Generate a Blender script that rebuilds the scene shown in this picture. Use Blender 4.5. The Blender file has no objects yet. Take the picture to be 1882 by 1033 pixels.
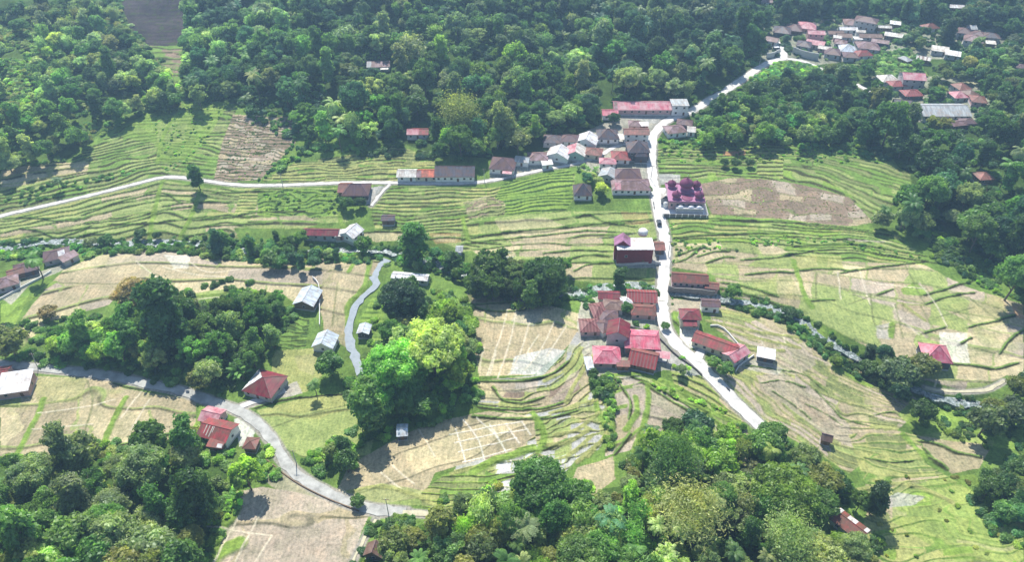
import bpy, math, random
import numpy as np
from mathutils import Vector, Matrix

# ------------------------------------------------------------------ camera, sky, sun, exposure
sc = bpy.context.scene
H, PITCH, F, CX, CY = 193.0, math.radians(40.0), 1344.0, 941.0, 516.5
cam = bpy.data.cameras.new('camera'); cam.sensor_width = 36.0; cam.lens = 36.0 * F / 1882.0
cam.clip_start = 1.0; cam.clip_end = 6000.0
camo = bpy.data.objects.new('camera', cam); sc.collection.objects.link(camo)
camo.location = (0, 0, H); camo.rotation_euler = (math.pi / 2 - PITCH, 0, 0)
sc.camera = camo
SUN_EL, SUN_AZ = math.radians(54), math.radians(-14)      # azimuth from +Y (the far side), negative = to the left
wd = bpy.data.worlds.new('World'); sc.world = wd; wd.use_nodes = True
nt = wd.node_tree; bg = nt.nodes['Background']
sky = nt.nodes.new('ShaderNodeTexSky'); sky.sky_type = 'NISHITA'; sky.sun_disc = False
sky.sun_elevation = SUN_EL; sky.sun_rotation = SUN_AZ; sky.altitude = 900
nt.links.new(sky.outputs[0], bg.inputs[0]); bg.inputs[1].default_value = 0.12
sun = bpy.data.lights.new('sun', 'SUN'); sun.energy = 5.0; sun.angle = math.radians(0.55); sun.color = (1.0, 0.955, 0.87)
suno = bpy.data.objects.new('sun', sun); sc.collection.objects.link(suno)
sd = Vector((math.sin(SUN_AZ) * math.cos(SUN_EL), math.cos(SUN_AZ) * math.cos(SUN_EL), math.sin(SUN_EL)))
suno.rotation_euler = sd.to_track_quat('Z', 'Y').to_euler()
suno.location = (0, 600, 600)
vs = sc.view_settings
vs.view_transform = 'Standard'; vs.look = 'None'; vs.gamma = 1.0; vs.exposure = 0.62; vs.use_curve_mapping = False
cy = sc.cycles
cy.use_denoising = True; cy.max_bounces = 6; cy.diffuse_bounces = 2; cy.glossy_bounces = 2; cy.transmission_bounces = 3
cy.volume_bounces = 0; cy.transparent_max_bounces = 4; cy.caustics_reflective = False; cy.caustics_refractive = False
COL = sc.collection
rng = np.random.default_rng(7); random.seed(7)

# ------------------------------------------------------------------ noise
def hash2(ix, iy, s=0):
    x = np.asarray(ix).astype(np.int64) & 0xffffffff; y = np.asarray(iy).astype(np.int64) & 0xffffffff
    n = (x * 374761393 + y * 668265263 + s * 2147483647) & 0xffffffff
    n = ((n ^ (n >> 13)) * 1274126177) & 0xffffffff
    n = ((n ^ (n >> 16)) * 73244475) & 0xffffffff
    return ((n ^ (n >> 15)) & 0xffffff) / float(0xffffff)
def vnoise(x, y, s=0):
    x = np.asarray(x, float); y = np.asarray(y, float)
    ix = np.floor(x); iy = np.floor(y); fx = x - ix; fy = y - iy
    fx = fx * fx * (3 - 2 * fx); fy = fy * fy * (3 - 2 * fy)
    a = hash2(ix, iy, s); b = hash2(ix + 1, iy, s); c = hash2(ix, iy + 1, s); d = hash2(ix + 1, iy + 1, s)
    return (a * (1 - fx) + b * fx) * (1 - fy) + (c * (1 - fx) + d * fx) * fy
def fbm(x, y, s=0, o=3):
    r = 0; a = 1; t = 0
    for k in range(o):
        r = r + a * (vnoise(x * 2 ** k, y * 2 ** k, s + k) - 0.5); t += a; a *= 0.5
    return r / t * 2
def sstep(a, b, x):
    t = np.clip((x - a) / (b - a), 0, 1); return t * t * (3 - 2 * t)

# ------------------------------------------------------------------ the lie of the land
st, ct = math.sin(PITCH), math.cos(PITCH)
def project(X, Y, Z):
    """world point -> position on the survey sheet (photo pixels)"""
    dz = np.asarray(Z) - H
    dep = np.asarray(Y) * ct - dz * st
    up = np.asarray(Y) * st + dz * ct
    return CX + F * np.asarray(X) / dep, CY - F * up / dep
def plane_pt(u, v):
    a = (np.asarray(u, float) - CX) / F; b = -(np.asarray(v, float) - CY) / F
    dy = ct + b * st; dzz = -st + b * ct
    t = H / -dzz
    return a * t, dy * t
HU = np.array([-600, 0, 300, 600, 900, 1150, 1300, 1500, 1700, 1882, 2500.])
HV = np.array([-300, -100, 0, 100, 200, 300, 400, 450, 520, 600, 700, 800, 900, 1033, 1300.])
HT = np.array([
 [75, 70, 70, 75, 75, 70, 60, 50, 50, 60, 70],
 [50, 48, 46, 52, 52, 46, 38, 26, 28, 38, 45],
 [42, 38, 26, 38, 38, 34, 26, 16, 20, 28, 35],
 [36, 32, 17, 30, 28, 22, 16, 12, 14, 22, 30],
 [28, 22, 13, 19, 17, 12, 12, 10, 12, 20, 28],
 [16, 12, 8, 9, 8, 7, 7, 7, 14, 24, 30],
 [5, 4, 3, 4, 4, 5, 5, 5, 9, 20, 26],
 [1, 1, 1, 0, 1, 3, 4, 4, 6, 12, 18],
 [3, 2, 1, 0, 0, 1, 2, 4, 5, 7, 8],
 [4, 3, 2, -1, 0, 2, 0, 2, 4, 5, 6],
 [4, 3, 2, -1, 2, 3, 0, -2, 0, 2, 2],
 [4, 3, 2, -1, -2, 1, -2, -4, -3, 0, 2],
 [8, 6, 3, 0, 0, 2, 0, -4, -5, 2, 6],
 [14, 12, 4, 0, 4, 6, 3, -4, -7, 4, 10],
 [25, 22, 8, 4, 10, 12, 6, -2, -8, 6, 14]], float)
gu = np.linspace(-700, 2600, 221); gv = np.linspace(-320, 1320, 165)
tmp = np.stack([np.interp(gu, HU, r) for r in HT])
G = np.stack([np.interp(gv, HV, tmp[:, j]) for j in range(len(gu))], 1)
for _ in range(3):
    k = np.ones(7) / 7
    G = np.stack([np.convolve(np.pad(r, 3, 'edge'), k, 'valid') for r in G])
    G = np.stack([np.convolve(np.pad(c, 3, 'edge'), np.ones(5) / 5, 'valid')[1:-1] for c in G.T], 1)
def h_table(X, Y):
    u, v = project(X, np.maximum(Y, 40), 0.0)
    a = np.clip((u - gu[0]) / (gu[1] - gu[0]), 0, len(gu) - 1.001); b = np.clip((v - gv[0]) / (gv[1] - gv[0]), 0, len(gv) - 1.001)
    i = a.astype(int); j = b.astype(int); fa = a - i; fb = b - j
    return (G[j, i] * (1 - fa) + G[j, i + 1] * fa) * (1 - fb) + (G[j + 1, i] * (1 - fa) + G[j + 1, i + 1] * fa) * fb

def P(s):
    return np.array([[float(q) for q in p.split(',')] for p in s.split()])
def smooth(pts, n=6):
    pts = np.asarray(pts, float); q = np.vstack([2 * pts[0] - pts[1], pts, 2 * pts[-1] - pts[-2]]); out = []
    for i in range(1, len(q) - 2):
        a, b, c, d = q[i - 1], q[i], q[i + 1], q[i + 2]
        for k in range(n):
            t = k / n
            out.append(0.5 * (2 * b + (c - a) * t + (2 * a - 5 * b + 4 * c - d) * t * t + (3 * b - a - 3 * c + d) * t ** 3))
    out.append(pts[-1]); return np.array(out)
def seg_dist(X, Y, pts, side=False):
    best = np.full(np.shape(X), 1e9); sg = np.zeros(np.shape(X)); arc = np.zeros(np.shape(X)); s0 = 0.0
    for a, b in zip(pts[:-1], pts[1:]):
        d = b[:2] - a[:2]; L2 = max(float(d @ d), 1e-9)
        t = np.clip(((X - a[0]) * d[0] + (Y - a[1]) * d[1]) / L2, 0, 1)
        ex = X - a[0] - t * d[0]; ey = Y - a[1] - t * d[1]; dd = np.hypot(ex, ey)
        m = dd < best; best = np.where(m, dd, best); L = math.sqrt(L2)
        if side:
            sg = np.where(m, np.sign(d[0] * ey - d[1] * ex), sg)
            arc = np.where(m, s0 + t * L, arc)
        s0 += L
    return (best, sg, arc) if side else best
RIVER = P('-60,470 8,460 100,447 200,450 300,448 400,455 440,462 500,468 560,468 620,462 700,463 750,470 800,485 850,505 920,530 1000,543 1060,540 1120,530 1180,528 1222,536 1270,545 1330,552 1400,566 1450,582 1500,612 1540,642 1585,668 1640,695 1700,728 1760,742 1850,757 1990,790')
STREAM = P('712,478 695,492 687,508 691,525 672,541 655,560 645,585 641,610 645,635 652,655 664,690')
_rx, _ry = plane_pt(*smooth(RIVER, 3).T); RIV0 = np.stack([_rx, _ry], 1)
_sx, _sy = plane_pt(*smooth(STREAM, 3).T); STR0 = np.stack([_sx, _sy], 1)
def hfun(X, Y):
    X = np.asarray(X, float); Y = np.asarray(Y, float)
    z = h_table(X, Y)
    z = z + 0.7 * fbm(X / 45, Y / 45, 3, 2) + sstep(330, 480, Y) * 3.0 * fbm(X / 50, Y / 50, 9, 3)
    z = z + sstep(13, 24, z) * 9.0 * fbm(X / 62 + 3.3, Y / 52, 19, 2)
    d = seg_dist(X, Y, RIV0)
    return z - 2.6 * np.exp(-(d / 6.5) ** 2) - 1.3 * np.exp(-(seg_dist(X, Y, STR0) / 3.4) ** 2)
def ground0(u, v):
    """survey-sheet position -> point on the smooth land"""
    u = np.atleast_1d(np.asarray(u, float)); v = np.atleast_1d(np.asarray(v, float))
    a = (u - CX) / F; b = -(v - CY) / F
    D = np.stack([a, ct + b * st, -st + b * ct], 1)
    lo = np.full(len(u), 100.0); hi = None
    t = lo.copy(); done = np.zeros(len(u), bool); tl = lo.copy()
    for k in range(420):
        p = D * t[:, None]; zz = H + p[:, 2]
        below = (zz < h_coarse(p[:, 0], p[:, 1])) & ~done
        done |= below
        if done.all(): break
        tl = np.where(done, tl, t); t = np.where(done, t, t + 3.0)
    a_, b_ = tl, t
    for k in range(14):
        m = (a_ + b_) / 2; p = D * m[:, None]
        bel = (H + p[:, 2]) < h_coarse(p[:, 0], p[:, 1])
        b_ = np.where(bel, m, b_); a_ = np.where(bel, a_, m)
    p = D * b_[:, None]
    return np.stack([p[:, 0], p[:, 1], H + p[:, 2]], 1)

# terrain grid: rows in world Y, columns fan out with distance
v_rows = np.arange(1215, -210, -1.12)
NY = len(v_rows); UC = np.arange(-260, 2150, 1.85); NX = len(UC)
Yr = plane_pt(0 * v_rows + CX, v_rows)[1]
WID = (Yr * ct + H * st) / F
GX = (UC[None, :] - CX) * WID[:, None]; GY = np.repeat(Yr[:, None], NX, 1)
_sub = 8
_i = np.unique(np.r_[np.arange(0, NY, _sub), NY - 1]); _j = np.unique(np.r_[np.arange(0, NX, _sub), NX - 1])
GZ = hfun(GX, GY)
def sample(A, X, Y):
    X = np.asarray(X, float); Y = np.asarray(Y, float)
    r = np.interp(Y, Yr, np.arange(NY)); w = (Y * ct + H * st) / F
    c = np.clip((X / w + CX - UC[0]) / 1.85, 0, NX - 1.001); r = np.clip(r, 0, NY - 1.001)
    i = r.astype(int); j = c.astype(int); fi = r - i; fj = c - j
    return (A[i, j] * (1 - fj) + A[i, j + 1] * fj) * (1 - fi) + (A[i + 1, j] * (1 - fj) + A[i + 1, j + 1] * fj) * fi
H0 = GZ.copy()
def h_coarse(X, Y): return sample(H0, X, Y)
GU, GV = project(GX, GY, GZ)
U1, V1, X1, Y1 = GU.ravel(), GV.ravel(), GX.ravel(), GY.ravel()
DZ = np.zeros(NX * NY)
C = np.zeros((NX * NY, 3))
n1 = fbm(X1 / 14, Y1 / 14, 21, 4)[:, None]; n2 = fbm(X1 / 3.0, Y1 / 3.0, 31, 3)[:, None]
# undergrowth and grass is what grows where nothing else is laid down
C[:] = np.array([.055, .100, .022]) * (1 + 0.45 * n1 + 0.35 * n2)

def inpoly(poly, X=None, Y=None):
    X = U1 if X is None else X; Y = V1 if Y is None else Y
    b0, b1 = poly.min(0), poly.max(0)
    idx = np.nonzero((X >= b0[0]) & (X <= b1[0]) & (Y >= b0[1]) & (Y <= b1[1]))[0]
    x, y = X[idx], Y[idx]; ins = np.zeros(len(idx), bool)
    xj, yj = poly[-1]
    for xi, yi in poly:
        c = ((yi > y) != (yj > y)) & (x < (xj - xi) * (y - yi) / (yj - yi + 1e-12) + xi)
        ins ^= c; xj, yj = xi, yi
    return idx[ins]
K = dict(tan=(.375, .32, .21), straw=(.47, .41, .26), pale=(.265, .32, .115), yel=(.315, .335, .125), green=(.15, .25, .055), lime=(.20, .305, .06),
         olive=(.19, .22, .09), brown=(.235, .18, .135), wet=(.37, .37, .36), silver=(.55, .57, .58), soil=(.055, .044, .048), red=(.42, .22, .13),
         dark=(.055, .075, .022), bank=(.07, .078, .032), deep=(.06, .105, .03), gr2=(.125, .205, .045), white=(.74, .73, .70), grey=(.36, .36, .35),  # bank: grass tone with the shade of risers mixed into it
         yard=(.38, .36, .32), pink=(.38, .325, .26))
def kc(s): return np.array(K[s])
def warp(n, s): return n * fbm(X1 / 9, Y1 / 9, s, 2), n * fbm(X1 / 9, Y1 / 9, s + 5, 2)
WU, WV = warp(5.0, 77)
def fill(poly, col, amt=1.0, var=.18):
    idx = inpoly(P(poly), U1 + WU * .5, V1 + WV * .5); c = kc(col)
    c = c[None, :] * (1 + var * n1[idx] + var * n2[idx])
    C[idx] = C[idx] * (1 - amt) + c * amt
def zone(poly, guides, n, pal, step=.8, cw=60, wob=.5, lip='green', bank='bank', seed=1, rise=.22, liw=.2, var=.13, lat=.05, sx=16, sy=9):
    idx = inpoly(P(poly), U1 + WU * .35, V1 + WV * .35)
    if len(idx) == 0: return
    x, y = X1[idx], Y1[idx]; u, v = U1[idx], V1[idx]
    g = [P(q) for q in guides.split('/')]
    ds = np.stack([seg_dist(u, v * 1.3, q * np.array([1, 1.3])) for q in g]); m = len(g); lv = np.linspace(0, n, m)
    k = ds.argmin(0); ar = np.arange(len(idx)); dk = ds[k, ar]
    k2 = np.where(k == 0, 1, np.where(k == m - 1, m - 2, 0)); mid = (k > 0) & (k < m - 1)
    da = ds[np.maximum(k - 1, 0), ar]; db = ds[np.minimum(k + 1, m - 1), ar]
    k2 = np.where(mid, np.where(da < db, k - 1, k + 1), k2); d2 = ds[k2, ar]
    T = lv[k] + (lv[k2] - lv[k]) * dk / (dk + d2 + 1e-6)
    T = T + wob * fbm(x / sx, y / sy, seed * 13, 2) + .35
    L = np.floor(T); f = T - L
    S = u / cw + hash2(L, L * 0 + seed, 5) * 9 + .25 * fbm(x / 8, y / 8, seed + 3, 2); cI = np.floor(S); fl = S - cI
    hsh = hash2(L, cI, seed); names = pal.split(); cols = np.stack([kc(q) for q in names])
    c = cols[(hsh * len(names)).astype(int) % len(names)]
    c = c * (1 + var * n1[idx] + var * n2[idx] + .16 * (hash2(L, cI, seed + 9) - .5)[:, None])
    # grass growing back in drifts
    gm = sstep(.25, .7, fbm(x / 11, y / 7, seed + 40, 3))[:, None] * .45
    c = c * (1 - gm) + kc(lip) * gm
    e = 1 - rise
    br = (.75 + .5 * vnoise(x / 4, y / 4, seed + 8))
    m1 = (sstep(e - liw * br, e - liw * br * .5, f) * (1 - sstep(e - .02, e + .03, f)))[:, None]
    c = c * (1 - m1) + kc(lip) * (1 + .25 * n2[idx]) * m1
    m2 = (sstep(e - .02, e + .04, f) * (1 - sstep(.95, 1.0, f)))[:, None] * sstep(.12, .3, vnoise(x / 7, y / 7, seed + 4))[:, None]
    c = c * (1 - m2) + kc(bank) * (1 + .3 * n2[idx]) * m2  # riser strip in the bank tone, painted darker to stand for its shade
    ml = ((fl < lat) * (hsh < .75))[:, None] * .8
    c = c * (1 - ml) + kc(lip) * ml
    C[idx] = c
    DZ[idx] = .62 * step * (f - sstep(e, 1.0, f)) + .08 * m1[:, 0] - step * .25
LINES = []
def line(kind, pts, w=1.0, n=4):
    LINES.append((kind, pts, w, n))
def lay_line(kind, pts, w, n):
    w = w * dict(b=.78, g=.9, y=.85, l=.8, d=.8, w=.55)[kind]
    px = smooth(P(pts), n)
    W = ground0(px[:, 0], px[:, 1])[:, :2]
    jit = .28 * (kind in 'bglw'); W = W + jit * np.stack([fbm(W[:, 0] / 5, W[:, 1] / 5, 3, 2), fbm(W[:, 0] / 5, W[:, 1] / 5, 8, 2)], 1)
    r = 5.0 * w
    for k in range(0, len(W) - 1, 6):
        q = W[k:k + 7]
        y0, y1 = q[:, 1].min() - r, q[:, 1].max() + r
        i0, i1 = np.searchsorted(Yr, [y0, y1]); i0 = max(i0 - 1, 0); i1 = min(i1 + 1, NY)
        wm = (np.array([y0, y1]) * ct + H * st) / F
        cu = np.concatenate([(q[:, 0].min() - r) / wm, (q[:, 0].max() + r) / wm]) + CX
        j0 = max(int((cu.min() - UC[0]) / 1.85) - 1, 0); j1 = min(int((cu.max() - UC[0]) / 1.85) + 2, NX)
        if i1 <= i0 or j1 <= j0: continue
        ii = (np.arange(i0, i1)[:, None] * NX + np.arange(j0, j1)[None, :]).ravel()
        x, y = X1[ii], Y1[ii]
        d, sg, arc = seg_dist(x, y, q, True)
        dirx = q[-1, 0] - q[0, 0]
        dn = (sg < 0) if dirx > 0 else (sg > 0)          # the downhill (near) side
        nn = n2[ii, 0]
        if kind == 'b':      # terrace edge: grassy lip above, bank grass below with its shade painted into the colour
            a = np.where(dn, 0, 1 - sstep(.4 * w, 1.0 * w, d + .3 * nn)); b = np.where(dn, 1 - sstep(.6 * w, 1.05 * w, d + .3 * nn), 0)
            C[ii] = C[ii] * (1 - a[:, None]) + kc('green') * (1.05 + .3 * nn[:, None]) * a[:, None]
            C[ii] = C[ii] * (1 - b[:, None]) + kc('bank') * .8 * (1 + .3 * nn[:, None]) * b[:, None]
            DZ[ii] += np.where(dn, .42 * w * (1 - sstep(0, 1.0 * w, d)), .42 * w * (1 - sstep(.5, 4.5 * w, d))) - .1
        elif kind == 'g':    # broad grassy bund
            a = (1 - sstep(.7 * w, 1.35 * w, d + .45 * nn))[:, None]
            C[ii] = C[ii] * (1 - a) + kc('lime') * (.9 + .35 * nn[:, None]) * a
            DZ[ii] += .45 * w * a[:, 0] * .6
        elif kind == 'y':
            a = (1 - sstep(.45 * w, .95 * w, d + .3 * nn))[:, None]
            C[ii] = C[ii] * (1 - a) + kc('yel') * (.9 + .3 * nn[:, None]) * a
            DZ[ii] += .25 * a[:, 0]
        elif kind == 'l':    # dry straw-coloured ridge
            a = (1 - sstep(.2 * w, .55 * w, d))[:, None] * .7
            C[ii] = C[ii] * (1 - a) + np.array([.60, .54, .43]) * a
            DZ[ii] += .12 * a[:, 0]
        elif kind == 'w':
            a = (1 - sstep(.22 * w, .6 * w, d))[:, None] * .9
            C[ii] = C[ii] * (1 - a) + np.array([.66, .62, .55]) * a
            DZ[ii] += .14 * a[:, 0]
        elif kind == 'd':    # furrow / wet ditch
            a = (1 - sstep(.25 * w, .6 * w, d))[:, None] * .65
            C[ii] = C[ii] * (1 - a) + kc('olive') * .75 * a
            DZ[ii] -= .15 * a[:, 0]
# ------------------------------------------------------------------ land cover
# valley grass
fill('0,300 110,300 240,205 330,185 430,190 560,230 700,255 800,280 1000,300 1200,260 1290,262 1420,250 1640,290 1720,420 1882,520 1882,900 1700,1033 1500,1033 1500,850 1100,900 900,900 640,1033 380,1033 440,880 300,800 0,830', 'gr2', 1, .35)
fill('0,60 60,20 200,5 330,150 335,190 240,205 100,300 0,300', 'gr2', .5, .4)
# gully of bare dark terraces
zone('212,-50 352,-50 336,30 340,70 326,118 300,112 275,96 262,66 240,52 230,26', '222,-20 345,-20/225,50 330,50/262,118 332,125', 17, 'soil soil soil', .45, 40, .8, 'dark', 'soil', 2, liw=.1, var=.4)
zone('262,84 335,84 334,200 310,150', '262,84 335,84/262,200 335,200', 12, 'olive green brown', .5, 30, .6, 'green', 'bank', 3)
# left hillside terraces above the lane
zone('110,306 180,262 240,228 330,196 400,186 435,200 412,258 395,330 300,324 150,360 0,398 0,345 60,330', '0,250 110,235 240,185 420,180/0,300 110,275 240,240 420,235/0,345 150,305 300,270 420,285/0,395 150,358 300,322 420,332', 20, 'pale pale green olive pale green', .9, 55, 1.0, 'green', 'bank', 4, rise=.3)
fill('300,190 420,188 395,230 350,300 300,300 285,262 215,250 240,225', 'lime', .62, .3)
fill('285,225 345,225 340,262 290,262', 'pale', .5)
zone('0,305 80,300 165,296 160,318 90,330 0,352', '0,300 160,296/0,352 160,320', 3, 'straw tan yel', .5, 90, .4, 'yel', 'bank', 5)
zone('428,210 540,215 552,240 540,268 505,300 478,332 392,334 408,260', '428,200 560,205/408,262 540,268/392,338 480,338', 24, 'brown tan brown pink', .45, 14, .9, 'brown', 'dark', 6, liw=.1, rise=.3, sx=7, sy=5)
zone('480,332 540,300 640,285 720,268 800,285 800,306 735,308 735,334 600,336', '480,280 800,262/480,312 800,300/480,340 800,330', 11, 'pale olive yel pale green', .7, 30, 1.0, 'yel', 'bank', 7, rise=.3)
# below the lane, left
zone('0,402 150,367 300,330 372,345 440,347 640,345 622,366 640,408 560,416 430,418 440,445 0,452', '0,402 150,367 300,330 440,345 640,345/0,432 150,405 300,372 440,380 640,378/0,468 150,450 300,440 440,436 640,430', 8, 'pale tan pale olive yel pale', .9, 110, .7, 'green', 'bank', 8, rise=.17, liw=.15)
zone('442,350 475,350 470,395 430,395', '442,350 475,350/430,396 470,396', 8, 'pale yel', .6, 60, .4, 'green', 'bank', 9)
zone('474,350 622,348 620,372 640,392 560,402 474,396', '474,346 640,346/474,400 640,400', 7, 'green lime green', .7, 40, 1.4, 'lime', 'deep', 10, rise=.35, sx=8, sy=5)
zone('456,402 560,394 590,410 560,420 456,420', '456,398 600,398/456,422 600,422', 1, 'tan pale', .4, 80, .2, 'green', 'bank', 11)
zone('680,376 716,345 800,344 900,345 960,340 1040,312 1056,318 1054,366 1040,388 950,392 862,404 852,440 790,432 770,424 690,424', '680,343 800,343 900,340 1050,300/680,372 800,370 900,366 1056,345/680,400 800,398 900,392 1056,375/680,432 800,430 900,424 1056,400', 13, 'pale pale green yel olive', .8, 60, 1.0, 'green', 'bank', 12, rise=.3)
zone('925,338 1046,312 1054,318 1052,368 1040,386 930,394 905,370', '920,340 1050,306/915,365 1050,345/930,398 1050,388', 11, 'lime green lime', .8, 60, 1.0, 'lime', 'deep', 13, rise=.36)
zone('850,372 900,358 928,372 930,392 862,404', '850,358 930,350/858,408 930,392', 8, 'brown tan olive', .5, 22, 1.0, 'pale', 'dark', 14, sx=6, sy=4)
# pale meadows left of the main road
zone('786,432 852,430 862,406 950,394 1050,388 1204,388 1208,408 1212,432 1100,444 950,456 850,462', '852,404 950,392 1204,380/850,432 950,424 1100,412 1210,402/850,462 950,456 1100,444 1212,430', 3, 'pale pale yel tan pale', .8, 150, .3, 'green', 'bank', 15, rise=.13, liw=.12)
fill('910,404 1000,400 1040,414 1010,436 930,440', 'straw', .55)
fill('1140,388 1190,392 1196,410 1150,414', 'red', .3)
fill('640,428 740,425 750,440 650,445', 'straw', .8)
zone('852,448 960,440 1110,436 1216,420 1220,520 1120,524 1040,512 990,480 960,476 940,500 880,470', '852,440 1110,424 1216,414/860,470 1000,458 1120,462 1220,452/940,508 1100,520 1220,525', 5, 'tan pale tan straw grey pale', .7, 95, .5, 'green', 'bank', 16, rise=.13, liw=.12)
fill('788,428 846,426 848,444 800,448', 'red', .45); fill('796,432 840,432 836,444 800,444', 'straw', .5)
# right of the road, above
zone('1208,274 1300,272 1400,264 1530,264 1600,282 1672,318 1676,345 1650,372 1590,404 1560,360 1420,336 1340,326 1210,330', '1208,262 1400,256 1530,258 1680,300/1208,295 1400,292 1530,300 1640,345/1208,336 1340,332 1420,340 1590,408', 12, 'green pale green lime olive', .8, 55, .8, 'green', 'bank', 17, rise=.32)
zone('1480,272 1600,285 1672,318 1676,345 1650,372 1600,400 1560,355 1500,320', '1490,262 1690,300/1500,300 1660,350/1500,340 1600,410', 15, 'olive pale green olive', .6, 60, .8, 'green', 'bank', 18)
zone('1388,272 1440,270 1440,330 1392,322', '1388,266 1440,266/1388,334 1440,334', 9, 'yel pale', .6, 60, .5, 'lime', 'bank', 181, rise=.35)
fill('1330,276 1372,276 1370,286 1330,286', 'red', .8)
fill('1300,318 1316,318 1318,332 1302,333', 'lime', .9); fill('1204,320 1250,320 1250,340 1206,340', 'grey', .9)
zone('1286,338 1340,328 1420,330 1500,345 1560,362 1606,408 1560,416 1430,404 1310,400', '1286,330 1420,326 1560,358/1310,404 1430,406 1606,420', 5, 'brown pink brown tan', .3, 45, .8, 'brown', 'olive', 19, liw=.08, rise=.1, lat=.2)
zone('1230,394 1310,392 1440,404 1600,420 1650,432 1690,462 1700,490 1640,480 1500,480 1420,455 1240,470', '1230,388 1440,396 1600,412 1690,440/1230,430 1420,430 1600,446 1700,470/1230,470 1420,470 1600,484 1700,496', 9, 'pale green pale lime yel', .75, 75, .9, 'green', 'bank', 20, rise=.2, liw=.16)
zone('1232,445 1420,448 1462,470 1540,478 1700,486 1760,520 1882,560 1882,700 1850,690 1790,720 1660,690 1600,640 1500,590 1430,560 1330,540 1310,505 1236,490', '1232,440 1460,455 1700,475 1882,540/1232,500 1460,520 1700,560 1882,610/1330,560 1500,600 1660,700 1882,720', 5, 'tan pale tan straw pink pale', .45, 70, .5, 'pale', 'olive', 21, rise=.05, liw=.05, sx=30, sy=20)
fill('1455,470 1545,468 1550,496 1470,498', 'yel', .8); fill('1500,470 1522,470 1520,496 1505,496', 'green', .35)
fill('1380,512 1455,506 1475,552 1400,545', 'yel', .45); fill('1748,560 1840,540 1858,590 1790,610', 'yel', .4)
fill('1655,530 1680,520 1702,530 1700,542 1660,540', 'lime', .9, .3); fill('1862,560 1882,560 1882,585 1862,580', 'red', .6)
fill('1725,612 1775,612 1782,668 1745,668 1730,640', 'white', .45); fill('1610,600 1640,592 1640,625 1612,622', 'wet', .6)
# left, below the river
zone('60,560 120,492 180,470 250,452 300,452 420,462 540,478 600,480 690,470 700,482 690,500 640,560 630,625 598,610 585,560 545,560 520,540 440,530 330,560 240,520 200,560 130,580 90,590 40,640 30,600', '60,470 250,446 420,452 690,462/60,520 250,500 420,500 690,520/60,600 250,575 420,560 690,600', 4, 'tan tan straw pink', .6, 170, .5, 'pale', 'bank', 22, rise=.1, liw=.1, sx=40, sy=30)
fill('180,478 250,466 250,500 215,505', 'straw', .5); fill('300,470 350,470 345,495 320,495', 'white', .35)
fill('335,540 420,530 420,560 345,590', 'lime', .75, .3); fill('0,560 55,542 25,600 0,610', 'lime', 1, .2)
fill('548,470 640,465 600,500 560,480', 'pink', .6)
fill('594,480 690,470 676,500 668,540 640,560 634,600 640,640 596,612 590,560', 'tan', .7)
zone('505,565 570,580 562,642 500,642', '505,560 575,560/500,645 570,645', 11, 'deep green gr2', .5, 12, .8, 'green', 'dark', 23, sx=5, sy=4)
fill('508,645 590,640 592,690 560,720 500,720 500,660', 'yel', .95, .1); fill('540,655 585,650 575,690 550,680', 'tan', .3)
zone('690,535 740,535 730,600 700,640 662,640 660,590', '690,530 745,530/660,645 745,645', 11, 'lime green', .4, 90, .5, 'green', 'gr2', 24, rise=.3)
# bottom left fields
zone('0,735 50,690 190,696 230,715 360,735 362,780 340,800 180,840 0,840', '0,680 200,690 360,720/0,760 200,770 360,790/0,850 200,850 360,840', 2, 'tan straw pale tan', .4, 120, .3, 'pale', 'bank', 25, liw=.05, rise=.06)
fill('60,695 160,695 150,735 70,745', 'yel', .45)
zone('472,755 560,730 690,715 700,750 680,840 640,850 570,850 520,820', '472,725 690,700/480,790 690,780/520,870 690,850', 2, 'yel pale yel', .4, 200, .3, 'pale', 'bank', 26, liw=.05, rise=.06)
zone('392,1060 384,1010 430,960 432,905 480,895 540,905 640,930 680,945 660,990 640,1060', '392,880 660,900/392,975 660,990/392,1080 660,1080', 2, 'tan pink straw', .4, 200, .3, 'tan', 'bank', 27, liw=.05, rise=.06)
fill('470,865 520,870 600,905 650,935 560,925 500,895', 'pink', .7)
# centre: below the river, tan field with straw ridges
zone('868,545 950,545 1075,580 1060,620 1030,650 980,690 880,692 872,640', '860,535 1080,560/872,620 1060,640/872,700 1040,700', 2, 'tan straw tan', .4, 160, .2, 'pale', 'bank', 28, liw=.05, rise=.06)
fill('860,538 900,535 940,548 900,560 862,555', 'brown', .5); fill('945,655 1010,640 1040,645 1000,690 935,688', 'silver', .65, .3); fill('950,565 1000,570 980,600 940,590', 'wet', .35)
zone('1060,610 1080,612 1090,680 1112,740 1110,800 1020,870 900,880 830,872 850,840 980,800 1000,770 880,745 876,700 940,695 1000,690 1035,655', '876,690 950,692 1010,680 1045,650 1066,610/878,742 960,748 1030,735 1075,700 1085,660/860,790 960,796 1040,775 1090,745 1110,720/830,872 930,858 1020,840 1080,800 1112,770', 10, 'tan pale tan wet pale wet brown', .55, 46, .9, 'yel', 'bank', 29, rise=.14, liw=.16, sx=12, sy=8)
fill('880,702 915,702 930,720 920,738 885,735', 'straw', .85); fill('905,705 990,700 985,722 930,722', 'pink', .7); fill('1010,740 1045,690 1065,680 1066,700 1040,745', 'pink', .7)
zone('620,900 640,858 740,800 800,775 900,755 980,765 985,800 940,830 860,850 800,870 780,915 690,930 640,920', '620,860 740,795 900,745/640,930 800,880 985,800', 2, 'tan straw tan', .3, 120, .3, 'tan', 'bank', 30, liw=.05, rise=.05)
fill('880,850 1000,815 1080,790 1110,800 1080,830 1000,862 890,885', 'silver', .55, .3); fill('1060,860 1128,838 1132,880 1080,920 1040,915', 'tan', 1)
fill('640,905 700,890 790,905 780,930 700,935', 'pale', .7)
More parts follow.
